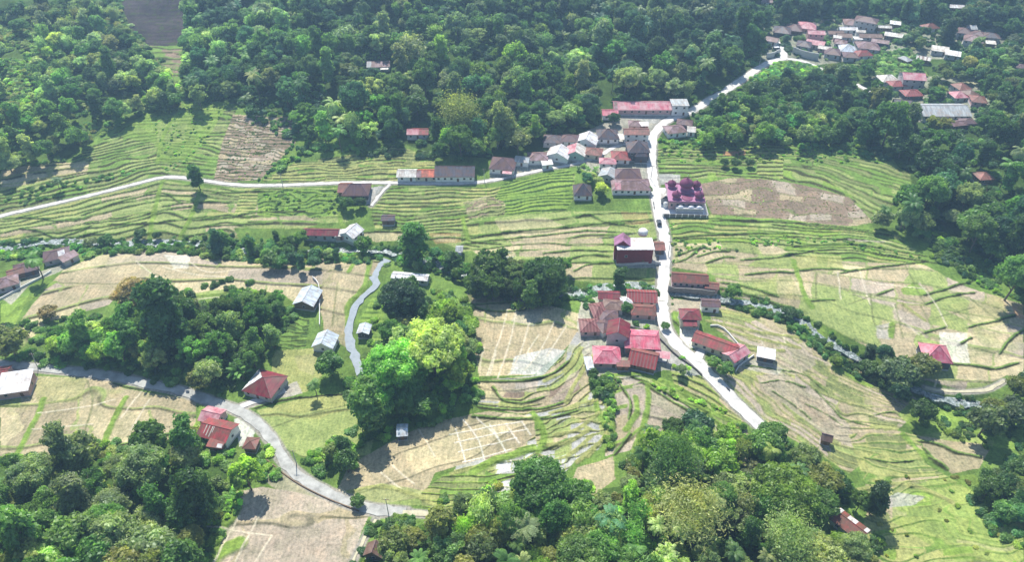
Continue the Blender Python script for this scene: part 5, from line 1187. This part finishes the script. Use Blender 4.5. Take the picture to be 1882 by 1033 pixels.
def plant(form, u, v, size, tone, zone_, tall=1.0, label=None):
    if size > 70: form = dict(round='great', spread='canopy', bamboo='grove').get(form, form)
    """one traced plant: u,v = foot on the sheet, size = crown width in sheet pixels"""
    g = ground(u, v)[0]; s = size / PPM(g) / 2 / PROTO[form][0][2]
    PLANTS.append([g[0], g[1], g[2], form, random.randrange(len(PROTO[form])), s, s * tall, random.uniform(0, 6.28), tone, zone_, label])
B_ = 'round round tall round'
scatter('left spur', '-60,30 60,0 200,-10 225,30 262,85 300,125 330,150 335,185 300,198 240,212 190,240 110,298 -60,315', 7.0, 'round great tall bush round', 'mid grey olive green mid dark pale', .6, 1.15, 1, clump=.32, skip=['0,60 70,40 120,110 60,190 0,210'])
under_later = '0,50 100,40 130,110 60,200 0,220'
scatter('left spur', '60,20 200,0 225,40 150,150 60,180', 6.0, 'round bush bamboo', 'pale lime yellow green', .6, 1.0, 101)
scatter('left spur edge', '225,40 262,90 330,150 332,190 250,200 240,120', 3.6, 'bush round bush', 'green pale lime mid', .5, .9, 2)
scatter('main hill', '342,-60 700,-60 720,120 700,250 640,262 560,285 500,322 540,262 556,228 500,200 430,188 338,192 330,120', 7.4, 'great tall ragged ragged bamboo great palm', 'teal dark mid grey mid dark pale green', .7, 1.45, 3, clump=.32)
scatter('middle hill', '700,-60 1060,-60 1100,100 1110,205 1040,232 990,262 880,302 800,296 740,255 690,258 716,120', 7.2, 'great tall ragged bamboo round banana', 'mid teal green lime mid grey green pale', .7, 1.35, 4, clump=.32)
scatter('back hill', '1050,-60 1425,-60 1412,100 1340,150 1290,185 1262,178 1130,176 1100,196', 7.6, 'great tall ragged great palm bamboo', 'teal dark mid teal grey mid pale', .7, 1.45, 5, clump=.32)
scatter('hill foot', '960,150 1030,170 1110,205 1100,235 1060,245 990,262 940,250', 4.5, 'banana round bush round', 'green lime jade green', .5, .9, 6)
scatter('roadside slope', '1290,200 1440,128 1530,150 1600,178 1630,220 1600,262 1500,248 1420,230 1300,225', 5.2, 'round ragged bush tall', 'teal mid green mid', .6, 1.0, 7)
scatter('lime thicket', '1275,240 1350,180 1430,195 1520,200 1570,245 1520,268 1400,268 1290,272', 4.0, 'round bush banana round', 'lime green jade green pale', .55, .95, 8)
scatter('right wood', '1560,200 1640,215 1700,242 1800,240 1950,190 1950,545 1860,535 1790,510 1720,470 1690,430 1610,405 1592,380 1640,372 1690,335 1640,285 1600,265', 7.6, 'great round tall ragged palm great', 'dark mid teal grey mid dark green', .8, 1.5, 9, clump=.32, skip=['1640,300 1690,320 1680,360 1640,365'])
scatter('right wood edge', '1600,375 1700,400 1720,450 1640,430 1600,410', 4.5, 'round palm round bush', 'mid green grey', .6, .9, 10)
scatter('top right wood', '1640,-60 1950,-60 1950,200 1800,240 1690,240 1590,180 1500,140 1500,118 1640,112 1690,90 1660,60 1640,30', 6.0, 'round ragged tall ragged', 'mid grey teal dark olive mid', .6, 1.0, 11, front=2.2)
scatter('village back wood', '1420,-60 1950,-60 1950,60 1850,45 1700,30 1560,20 1420,40', 6.2, 'ragged tall ragged', 'teal dark mid', .7, 1.1, 12)
scatter('hilltop village', '1400,30 1650,25 1700,110 1560,115 1430,80', 8.5, 'round bush', 'mid grey teal', .4, .6, 13, keep=.6)
scatter('river bank', '0,450 130,440 250,440 400,430 560,435 620,440 760,445 830,470 900,500 860,520 780,475 700,460 560,478 440,470 300,448 130,458 0,475', 4.2, 'bush bush round bush banana', 'mid green jade lime green', .45, .85, 14, pad=.6, front=1.5)
scatter('river bank', '0,462 130,448 300,444 440,456 620,458 760,462 840,495 800,505 700,478 560,486 440,482 300,464 0,484', 3.0, 'bush bush bush', 'mid green jade pale', .6, 1.1, 114, pad=.3)
scatter('bridge bank', '1240,548 1330,540 1460,572 1560,640 1640,680 1720,735 1880,760 1880,775 1700,750 1540,670 1440,600 1330,562', 3.2, 'bush bush bush', 'mid green jade pale', .55, 1.0, 135, pad=.3)
scatter('river trees', '370,420 600,440 640,470 590,492 500,488 380,466', 5.6, 'round tall bush bush', 'teal mid grey green', .45, .75, 15)
scatter('left wood', '60,612 130,590 210,580 300,540 380,555 440,515 520,530 545,575 520,600 500,650 420,700 330,700 250,690 130,672 50,650', 5.4, 'round ragged tall ragged bush', 'mid green green mid mid lime pale', .6, 1.05, 16)
scatter('left wood edge', '90,610 200,600 260,640 200,665 70,650', 4.0, 'bush round bush', 'lime green mid', .6, 1.0, 17)
scatter('central wood', '695,545 760,520 790,545 780,640 790,720 870,745 800,772 700,785 668,740 640,700 690,640 700,600', 6.2, 'great round spread round tall', 'mid green mid mid green pale', .7, 1.1, 18)
scatter('central wood', '770,545 850,550 878,600 880,690 878,745 820,750 770,700', 4.4, 'round spread round bush', 'lime green pale jade lime', .6, .95, 19)
scatter('bottom left wood', '-60,870 60,835 150,820 250,800 330,785 400,830 440,880 410,950 370,1000 380,1150 -60,1150', 6.8, 'great round tall ragged bush', 'mid grey green mid olive green grey', .8, 1.25, 20)
scatter('bottom left wood', '-60,1000 120,990 200,1010 280,1000 360,1033 360,1150 -60,1150', 4.6, 'round bush', 'lime green pale', .6, 1.0, 21)
scatter('bottom wood', '700,990 760,960 830,920 900,885 980,868 1060,890 1130,900 1150,840 1200,790 1290,760 1400,800 1470,830 1550,880 1600,920 1600,1150 700,1150', 5.8, 'great ragged palm bamboo ragged tall bamboo spread palm round', 'mid green green olive mid grey pale lime pale', .6, 1.1, 22)
scatter('bottom wood', '1130,850 1200,810 1290,790 1380,830 1380,870 1200,890', 4.2, 'bush round bush', 'lime green lime', .7, 1.1, 23)
scatter('bottom wood edge', '690,980 760,965 740,1033 690,1060', 3.6, 'bush banana', 'lime green', .8, 1.2, 24)
scatter('lower right wood', '1775,900 1830,850 1882,830 1960,820 1960,1010 1882,990 1830,940', 3.8, 'round bush bush bamboo', 'green pale jade green', .5, .85, 25)
scatter('right river trees', '1450,568 1520,605 1590,640 1640,650 1700,690 1712,740 1660,735 1600,700 1540,660 1460,600', 4.0, 'bush bush bush round', 'mid green teal jade', .5, .8, 26, pad=.4)
scatter('far right corner', '1840,700 1960,680 1960,800 1850,800 1790,760', 5.2, 'round round bush', 'mid grey olive green', .7, 1.05, 27)
scatter('river grove', '850,470 930,460 960,490 1050,470 1055,540 980,555 850,535', 5.0, 'ragged tall ragged', 'mid mid green pale', .75, 1.0, 28)
scatter('river grove edge', '860,530 1100,530 1100,565 940,570', 3.4, 'banana bush bush', 'green jade lime', .6, 1.0, 29, keep=.7)
scatter('road wood edge', '395,852 460,842 530,885 450,905 400,895', 4.4, 'bush round bush', 'green mid lime', .6, 1.0, 30)
scatter('hamlet garden', '1150,585 1230,600 1240,640 1290,680 1250,690 1200,650 1160,610', 4.2, 'bush banana bush', 'green lime mid', .5, .8, 31, pad=.1, keep=.8)
scatter('hamlet slope', '1080,670 1130,690 1125,740 1100,730 1075,690', 2.8, 'bush', 'mid teal green', .7, 1.2, 32)
scatter('village garden', '1050,300 1110,300 1120,350 1060,335', 4.0, 'bush banana round', 'mid green teal pale', .5, .8, 33, keep=.8)
scatter('lower verge', '560,845 640,800 660,860 590,880', 3.6, 'bush round', 'lime green mid', .6, .9, 34)
scatter('bridge bank', '1320,520 1450,555 1480,590 1440,575 1330,545', 3.4, 'bush bush round', 'mid green teal', .5, .85, 35, keep=.8)
T_ = plant
# --- plants traced one by one
T_('round', 1412, 822, 52, 'green', 'bottom wood', 1.0, 'fresh green tree closing off the end of the lower white road')
T_('tall', 368, 350, 24, 'dark', 'lane', 1.1, 'lone dark pointed tree standing over the bend of the lane')
T_('round', 262, 575, 72, 'brown', 'left wood', .95, 'purple-brown broad tree at the top of the left wood')
T_('tall', 322, 640, 72, 'dark', 'left wood', 1.0, 'tallest dark green tree in the middle of the left wood')
T_('round', 95, 585, 34, 'brown', 'left field', .7, 'bare brownish tree alone on the tan field at the left')
T_('round', 30, 655, 62, 'olive', 'left edge', .9, 'olive-brown thicket tree at the left picture edge above the road')
T_('round', 378, 715, 44, 'olive', 'left wood', 1.0, 'olive rounded tree at the road below the left wood')
T_('banana', 440, 700, 46, 'green', 'left wood', 1.1, 'bright banana clump left of the maroon hip-roofed house')
T_('round', 612, 690, 48, 'dark', 'barn', 1.0, 'dark round tree just below the silver-white barn')
T_('palm', 582, 728, 36, 'mid', 'barn', .8, 'palm with its star-shaped shadow right of the maroon house')
T_('tall', 612, 845, 26, 'olive', 'verge', .8, 'left of two slim dark trees above the curved road')
T_('tall', 636, 842, 26, 'dark', 'verge', 1.0, 'right of two slim dark trees above the curved road')
T_('tall', 680, 790, 58, 'green', 'central wood', 1.0, 'tall fresh green tree at the left foot of the central wood')
T_('round', 732, 722, 100, 'green', 'central wood', 1.1, 'huge fresh green tree in the left of the central wood')
T_('spread', 800, 690, 130, 'pale', 'central wood', 1.2, 'wide lime-green crown in the middle of the central wood')
T_('round', 740, 590, 80, 'teal', 'central wood', 1.0, 'blue-green tree at the top left of the central wood')
T_('tall', 768, 480, 46, 'mid', 'river', .9, 'single tree beside the river above the long white sheet roof')
T_('round', 1000, 548, 84, 'mid', 'river grove', .95, 'big dark rounded tree on the river bank')
T_('round', 900, 530, 66, 'green', 'river grove', 1.0, 'fresh green tree left of the big rounded river tree')
T_('tall', 1136, 528, 24, 'dark', 'river', .9, 'narrow dark tree below the big dark-red building')
T_('round', 1446, 586, 32, 'dark', 'river', .7, 'dark bushy tree leaning over the river boulders')
T_('round', 1533, 672, 22, 'lime', 'river', .8, 'small lime-green tree on the near river bank')
T_('tall', 1594, 660, 22, 'dark', 'river', .7, 'small dark pointed tree beside the right river trees')
T_('round', 1688, 775, 44, 'green', 'river', 1.0, 'lone leafy tree at the end of the right river trees')
T_('round', 1797, 802, 60, 'grey', 'corner', 1.2, 'tall grey-green tree casting a dark shadow on bright grass')
T_('round', 1640, 710, 64, 'grey', 'right river trees', .9, 'broad grey-green tree left of the bright pink roof')
T_('round', 1690, 690, 50, 'olive', 'right river trees', .8, 'olive tree just below the bright pink roof')
T_('bamboo', 847, 255, 92, 'olive', 'middle hill', .9, 'olive bamboo clump like a haystack at the foot of the middle hill')
T_('bamboo', 760, 130, 60, 'pale', 'middle hill', .9, 'pale bamboo clump right of the lone mauve-roofed house')
T_('spread', 1345, 215, 30, 'pale', 'roadside', .9, 'pale flat-topped tree leaning over the climbing road')
T_('round', 1620, 270, 60, 'mid', 'roadside slope', 1.3, 'big leaning tree hiding the road right of the hilltop village')
T_('spread', 1425, 940, 130, 'lime', 'bottom wood', 1.0, 'broad vivid lime-green tree in the bottom wood')
T_('bamboo', 1255, 985, 160, 'straw', 'bottom wood', .75, 'huge yellowish feathery bamboo clump at the bottom centre')
T_('bamboo', 1225, 900, 110, 'green', 'bottom wood', 1.3, 'tall green feathery clump in the middle of the bottom wood')
T_('round', 1277, 805, 60, 'teal', 'bottom wood', .9, 'dark blue-green tree standing over the tan plot at the wood top')
T_('round', 1050, 1000, 60, 'olive', 'bottom wood', 1.0, 'olive cauliflower-shaped tree at the bottom centre')
T_('round', 990, 935, 110, 'mid', 'bottom wood', 1.0, 'large mid-green tree against the silvery paddies')
T_('round', 1060, 1060, 90, 'green', 'bottom wood', 1.0, 'bright green domed tree cut by the bottom edge')
T_('bamboo', 1430, 1030, 120, 'pale', 'bottom wood', 1.0, 'pale green feathery clump left of the red-roofed house at bottom right')
T_('tall', 1598, 945, 40, 'dark', 'bottom wood', 1.0, 'dark tree behind the red-roofed house at bottom right')
T_('round', 1400, 850, 60, 'green', 'bottom wood', 1.1, 'fresh green tree just below the end of the lower white road')
T_('palm', 1190, 830, 50, 'mid', 'bottom wood', .9, 'palm rising from the left end of the tan plot')
T_('palm', 1120, 1000, 70, 'teal', 'bottom wood', .9, 'dark blue-green palm in the lower centre of the bottom wood')
T_('palm', 960, 1010, 70, 'grey', 'bottom wood', .9, 'grey-green palm in the left of the bottom wood')
T_('round', 280, 900, 90, 'grey', 'bottom left wood', 1.1, 'broad grey-green tree in the top of the bottom left wood')
T_('tall', 375, 960, 56, 'dark', 'bottom left wood', 1.2, 'darkest tall tree at the right side of the bottom left wood')
T_('round', 225, 1020, 100, 'grey', 'bottom left wood', 1.0, 'large grey-green tree at the bottom of the bottom left wood')
T_('palm', 78, 512, 50, 'mid', 'left edge', .8, 'palm between the dark roofs at the left edge')
T_('palm', 112, 350, 26, 'dark', 'left terraces', .7, 'palm standing on the green terraces above the lane')
for k, (u, v, s, c) in enumerate([(200, 455, 26, 'mid'), (172, 455, 22, 'grey'), (262, 440, 22, 'dark'), (291, 440, 16, 'dark'), (400, 470, 30, 'teal'), (540, 455, 24, 'dark'), (480, 470, 26, 'mid'), (1356, 248, 26, 'lime'), (1480, 250, 40, 'lime'), (1445, 215, 30, 'green'),
                                (1350, 308, 20, 'green'), (1330, 306, 16, 'green'), (1376, 306, 16, 'mid'), (640, 385, 26, 'mid'), (662, 382, 22, 'dark'), (628, 378, 18, 'mid'), (660, 930, 26, 'green'), (830, 492, 34, 'dark'), 
                                (1250, 690, 22, 'grey'), (1330, 690, 30, 'green'), (1310, 675, 24, 'green'), (1222, 605, 16, 'mid'), (1150, 575, 22, 'mid'), (1085, 335, 20, 'pale'), (1105, 360, 26, 'yellow'), (1192, 355, 14, 'mid'), (1128, 228, 22, 'dark')]):
    T_('round', u, v, s, c, 'field and garden edge', .9)
# --- undergrowth: low growth nobody could count
UG = []
def under(poly, spacing, tones, seed, s0=.5, s1=1.1, keep=1.0, pad=.3):
    pl = P(poly); r = np.random.default_rng(3000 + seed); w = ground0(pl[:, 0], pl[:, 1]); tl = tones.split()
    x0, x1, y0, y1 = w[:, 0].min(), w[:, 0].max(), w[:, 1].min(), w[:, 1].max(); n = int((x1 - x0) * (y1 - y0) / spacing ** 2)
    x = r.uniform(x0, x1, n); y = r.uniform(y0, y1, n); z = zat(x, y); u, v = project(x, y, z); m = np.zeros(n, bool); m[inpoly(pl, u, v)] = True; m[inpoly(GULLY, u, v)] = False
    m &= (r.uniform(size=n) < keep) & (fbm(x / 7, y / 7, seed, 2) > -.35); m &= ~(hides(x, y, z, 1.6, 1.0) & (np.array(y) < 1e9) & (spacing > 2.5))
    i = np.nonzero(m)[0]; i = i[~near_river(x[i], y[i], -1.3)]; i = i[~near_road(x[i], y[i], -.9)]; i = i[~near_house(x[i], y[i], -.3)]
    for k in i: UG.append([x[k], y[k], z[k] - .1, 'bush', int(r.integers(0, 4)), r.uniform(s0, s1), r.uniform(s0, s1) * .8, r.uniform(0, 6.28), tl[int(r.integers(0, len(tl)))]])
under('-60,30 340,-30 345,160 330,195 240,215 110,300 -60,320', 3.4, 'green mid pale olive', 1, .6, 1.2)
under('340,-60 1950,-60 1950,110 1640,110 1400,100 1290,190 1100,190 1100,230 990,260 880,300 800,290 560,290 480,330 540,260 430,190 335,195', 4.2, 'mid teal green mid', 2, .7, 1.5)
under('1200,268 1300,190 1440,125 1600,180 1640,230 1600,290 1400,262 1290,270', 3.0, 'green lime jade green', 3, .6, 1.2)
under('1590,180 1950,120 1950,550 1780,520 1680,440 1600,400 1690,330 1600,285', 4.0, 'mid dark teal green', 4, .7, 1.4)
under('0,446 100,438 300,440 440,448 600,452 760,455 860,490 930,520 1060,530 1180,515 1220,522 1216,545 1060,556 920,545 840,520 780,495 600,480 440,480 300,458 0,470', 2.3, 'green mid jade teal', 5, .5, 1.0)
under('1320,530 1400,545 1470,575 1540,620 1600,660 1720,722 1882,745 1882,790 1740,760 1640,720 1560,690 1490,640 1440,590 1330,560', 2.3, 'green mid jade', 6, .5, .95)
under('0,600 90,590 210,575 300,540 440,510 550,570 500,650 420,735 330,716 210,692 0,672', 3.0, 'mid green dark', 7, .6, 1.1)
under('640,700 700,530 860,540 885,650 885,745 800,780 660,820 590,880 560,840 620,800', 3.0, 'mid green lime', 8, .6, 1.2)
under('-60,1180 -60,850 200,810 380,790 520,830 540,880 440,890 420,960 375,1060 370,1180', 3.2, 'mid green olive lime', 9, .6, 1.2)
under('690,1180 700,960 860,900 1010,870 1130,900 1150,840 1210,800 1290,790 1400,785 1500,850 1580,900 1620,1000 1620,1180', 3.0, 'green mid lime olive', 10, .6, 1.2)
under(under_later, 2.2, 'lime pale green', 50, .5, 1.0)
under('1600,100 1680,90 1700,140 1650,150 1560,125', 2.2, 'mid green pale', 56, .6, 1.2)
under('1112,690 1140,690 1130,820 1108,830', 1.5, 'lime green', 11, .4, .7)
under('420,890 445,880 440,940 400,1000 375,1060 360,1040 400,960', 1.6, 'lime green', 12, .4, .7)
under('690,945 760,950 740,1040 640,1060', 2.0, 'lime green jade', 13, .5, .9)
under('1700,730 1882,750 1882,840 1760,810 1660,770', 2.6, 'lime jade green', 14, .4, .8)
under('1770,900 1882,820 1960,1033 1830,1000', 2.8, 'green jade lime', 15, .5, 1.1)
under('1600,880 1760,870 1880,980 1882,1100 1600,1100', 5.0, 'lime yellow', 16, .25, .5)
under('1200,270 1400,264 1560,270 1640,300 1440,300 1210,300', 3.2, 'lime green', 17, .3, .6)
under('480,350 620,350 640,392 480,392', 3.2, 'green lime', 18, .3, .5)
under('8,350 150,330 300,300 120,355 0,390', 2.8, 'green mid', 19, .3, .7)
under('290,200 420,190 400,240 340,300 300,320 280,260', 3.0, 'lime green', 20, .2, .45)
under('1160,700 1250,715 1360,770 1320,760 1230,725', 1.7, 'lime', 21, .3, .55)
under('1720,420 1882,520 1882,560 1780,520 1700,470', 2.5, 'green lime', 22, .4, .8)
under('400,200 560,225 545,262 500,330 470,335 540,262', 3.0, 'mid', 23, .4, .8)
under('1400,30 1650,30 1700,110 1500,118 1400,100', 4.0, 'mid grey', 24, .4, .8, .6)
under('1380,118 1440,114 1500,120 1570,150 1560,172 1440,140 1370,160', 1.8, 'lime jade green', 51, .6, 1.2)
under('1290,338 1420,334 1560,365 1600,405 1430,402 1312,398', 2.1, 'olive pale brown', 52, .1, .22)
under('235,55 335,50 335,125 300,110 262,84', 3.4, 'mid green', 54, .5, 1.1)
under('215,-20 240,50 262,84 250,60 232,-20', 2.2, 'mid pale', 55, .5, 1.1)
under('430,215 540,225 500,300 470,330 400,330', 2.4, 'olive mid', 53, .12, .28)
under('1226,400 1240,400 1240,600 1226,560', 2.0, 'green', 25, .2, .4, .6)
under('1226,440 1500,430 1700,470 1690,476 1500,446 1240,470', 2.4, 'green lime', 26, .25, .5)
under('560,850 620,800 660,830 560,890', 2.0, 'lime green', 27, .5, .9)

# --- the largest become trees of their own, the rest of the woods one mass
inv = []
for k, p in enumerate(PLANTS):
    u, v = project(p[0], p[1], p[2] + PROTO[p[3]][0][3] * p[6] * .6); s = PPM((p[0], p[1], p[2])); size = PROTO[p[3]][0][2] * p[5] * s
    p_in = -20 < u < 1902 and -15 < v < 1048
    inv.append((size if p_in else -1) + (1000 if len(p) > 10 and p[10] else 0))
order = np.argsort(-np.array(inv)); LIM = dict(grove=9, great=110, ragged=120, canopy=9, round=120, tall=70, spread=40, bamboo=50, palm=60, banana=60, bush=60); used = {}; solo = []; rest = []
for k in order:
    p = PLANTS[k]; f = p[3]
    if inv[k] > 0 and used.get(f, 0) < LIM[f]: used[f] = used.get(f, 0) + 1; solo.append(p)
    else: rest.append(p)
RELS = {'left spur': 'the left spur hill', 'left spur edge': 'the gully edge', 'main hill': 'the upper left forest', 'middle hill': 'the upper middle forest', 'back hill': 'the forest above the road',
        'hill foot': 'the forest foot', 'roadside slope': 'the roadside slope', 'lime thicket': 'the bright thicket', 'right wood': 'the dark wood, right', 'right wood edge': 'the right wood edge',
        'top right wood': 'the grey hall wood', 'village back wood': 'the hilltop forest', 'hilltop village': 'the hilltop village', 'river bank': 'the upper river bank', 'river trees': 'the maroon-roof trees',
        'left wood': 'the left wood', 'left wood edge': 'the left wood edge', 'central wood': 'the central wood', 'bottom left wood': 'the bottom left wood', 'bottom wood': 'the bottom wood', 'bottom wood edge': 'the hut thicket',
        'lower right wood': 'the lower right wood', 'right river trees': 'the right river trees', 'far right corner': 'the far right corner', 'river grove': 'the river grove', 'river grove edge': 'the river grove edge', 'road wood edge': 'the hedge by the red kiosk',
        'hamlet garden': 'the garden of the lower hamlet', 'hamlet slope': 'the slope under the hamlet', 'village garden': 'the garden of the lane houses', 'lower verge': 'the verge above the curved road', 'bridge bank': 'the bank right of the bridge',
        'field and garden edge': 'the field and garden edges'}
ORD = ['first', 'second', 'third', 'fourth', 'fifth', 'sixth', 'seventh', 'eighth', 'ninth', 'tenth', 'eleventh', 'twelfth']
keys = {}; zr_ = {}
for p in solo:
    u, v = project(p[0], p[1], p[2] + 5); zr_.setdefault(p[9], []).append(float(v)); p += [None] * (11 - len(p)); p.append((float(u), float(v)))
for p in solo:
    if p[10]: continue
    q = sorted(zr_[p[9]]); a, b = q[len(q) // 3], q[2 * len(q) // 3]; v = p[11][1]
    band = '' if len(q) < 9 else ('upper part of ' if v < a else 'middle part of ' if v < b else 'lower part of ')
    keys.setdefault((p[9], band, p[8], p[3]), []).append(p)
for (zn, band, tone, form), ps in keys.items():
    ps.sort(key=lambda p: p[11][0]); n = len(ps); w_ = f'{TW[tone]} {WORD[form]}'; place = band + RELS[zn]
    for k, p in enumerate(ps):
        if n == 1: p[10] = f'only {w_} in {place}'
        elif n <= 12: p[10] = f'{ORD[k]} {w_} from left, {place}'
        else: p[10] = f'{w_} among others alike in {place}'
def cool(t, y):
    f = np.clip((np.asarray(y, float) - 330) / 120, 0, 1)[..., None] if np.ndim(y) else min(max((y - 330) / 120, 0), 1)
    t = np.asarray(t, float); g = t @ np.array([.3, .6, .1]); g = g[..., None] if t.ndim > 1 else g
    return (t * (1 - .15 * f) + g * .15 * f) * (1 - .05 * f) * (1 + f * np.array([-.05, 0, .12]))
def patch(x, y): return np.clip(1 + .55 * fbm(np.asarray(x) / 38., np.asarray(y) / 34., 71, 2) + .25 * fbm(np.asarray(x) / 9., np.asarray(y) / 9., 72, 2), .6, 1.45)
for p in solo:
    x, y, z, f, vr, s, sz, ro, tone, zn, lab = p[:11]; cr, tr, _, _ = PROTO[f][vr]
    o = empty(NAMES[f], (x, y, z), ro, label=lab, category=CATS[f]); o.scale = (s, s, sz)
    o['group'] = f"{CATS[f]}s in {RELS.get(zn, 'the fields and gardens')}"
    c = bpy.data.objects.new('crown' if f not in ('palm', 'banana') else 'fronds' if f == 'palm' else 'leaves', cr); COL.objects.link(c); c.parent = o
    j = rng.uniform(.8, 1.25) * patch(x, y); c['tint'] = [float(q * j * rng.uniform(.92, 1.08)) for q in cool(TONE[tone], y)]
    t_ = bpy.data.objects.new('trunk' if f not in ('banana', 'bush') else 'stem', tr); COL.objects.link(t_); t_.parent = o
def mass(name, items, label, cat):
    col = bpy.data.collections.new(name + '_forms'); idxmap = {}; n = 0
    for f in sorted({p[3] for p in items}):
        for vr in range(len(PROTO[f])):
            o = bpy.data.objects.new('form_%03d' % n, PROTO[f][vr][0]); col.objects.link(o); idxmap[(f, vr)] = n; n += 1
    me = bpy.data.meshes.new(name); A = np.array([[p[0], p[1], p[2]] for p in items]); me.vertices.add(len(A)); me.vertices.foreach_set('co', A.astype(np.float32).ravel())
    def att(nm, ty, arr, key): a = me.attributes.new(nm, ty, 'POINT'); a.data.foreach_set(key, arr)
    att('spin', 'FLOAT_VECTOR', np.array([[0, 0, p[7]] for p in items], np.float32).ravel(), 'vector')
    att('grow', 'FLOAT_VECTOR', np.array([[p[5], p[5], p[6]] for p in items], np.float32).ravel(), 'vector')
    att('which', 'INT', np.array([idxmap[(p[3], p[4])] for p in items], np.int32), 'value')
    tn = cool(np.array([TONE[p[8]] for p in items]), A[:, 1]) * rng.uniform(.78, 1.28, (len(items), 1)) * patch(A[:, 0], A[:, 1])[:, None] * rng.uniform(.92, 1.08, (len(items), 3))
    att('tint', 'FLOAT_COLOR', np.concatenate([tn, np.ones((len(tn), 1))], 1).astype(np.float32).ravel(), 'color')
    o = newobj(name, me, m_leaf, kind='stuff', label=label)
    ng = bpy.data.node_groups.new(name + '_growth', 'GeometryNodeTree')
    ng.interface.new_socket('Geometry', in_out='INPUT', socket_type='NodeSocketGeometry'); ng.interface.new_socket('Geometry', in_out='OUTPUT', socket_type='NodeSocketGeometry')
    gi = ng.nodes.new('NodeGroupInput'); go = ng.nodes.new('NodeGroupOutput'); ip = ng.nodes.new('GeometryNodeInstanceOnPoints'); ci = ng.nodes.new('GeometryNodeCollectionInfo')
    ci.inputs['Collection'].default_value = col; ci.inputs['Separate Children'].default_value = True; ci.inputs['Reset Children'].default_value = True
    ip.inputs['Pick Instance'].default_value = True
    def na(nm, ty): q = ng.nodes.new('GeometryNodeInputNamedAttribute'); q.data_type = ty; q.inputs[0].default_value = nm; return q.outputs['Attribute']
    L = ng.links.new; L(gi.outputs[0], ip.inputs['Points']); L(ci.outputs[0], ip.inputs['Instance']); L(na('which', 'INT'), ip.inputs['Instance Index'])
    L(na('spin', 'FLOAT_VECTOR'), ip.inputs['Rotation']); L(na('grow', 'FLOAT_VECTOR'), ip.inputs['Scale']); L(ip.outputs[0], go.inputs[0])
    md = o.modifiers.new('growth', 'NODES'); md.node_group = ng
mass('forest', rest, 'dense mixed rainforest covering the hills and wood interiors', 'forest')
mass('undergrowth', UG, 'low green undergrowth along banks and beneath trees', 'undergrowth')
print('PLANTS', len(PLANTS), 'solo', len(solo), used, 'rest', len(rest), 'under', len(UG))
# ------------------------------------------------------------------ air
b0 = MB(); b0.box(-1200, 1200, -60, 1500, -60, H + 40)
o = b0.build('haze', None, kind='stuff')
mv = bpy.data.materials.new('valley_air'); mv.use_nodes = True; tv = mv.node_tree
tv.nodes.remove(tv.nodes['Principled BSDF']); pv = tv.nodes.new('ShaderNodeVolumePrincipled')
pv.inputs['Color'].default_value = (.46, .72, 1.0, 1); pv.inputs['Density'].default_value = .00036; pv.inputs['Anisotropy'].default_value = .25
tv.links.new(pv.outputs[0], tv.nodes['Material Output'].inputs['Volume'])
o.data.materials.append(mv)
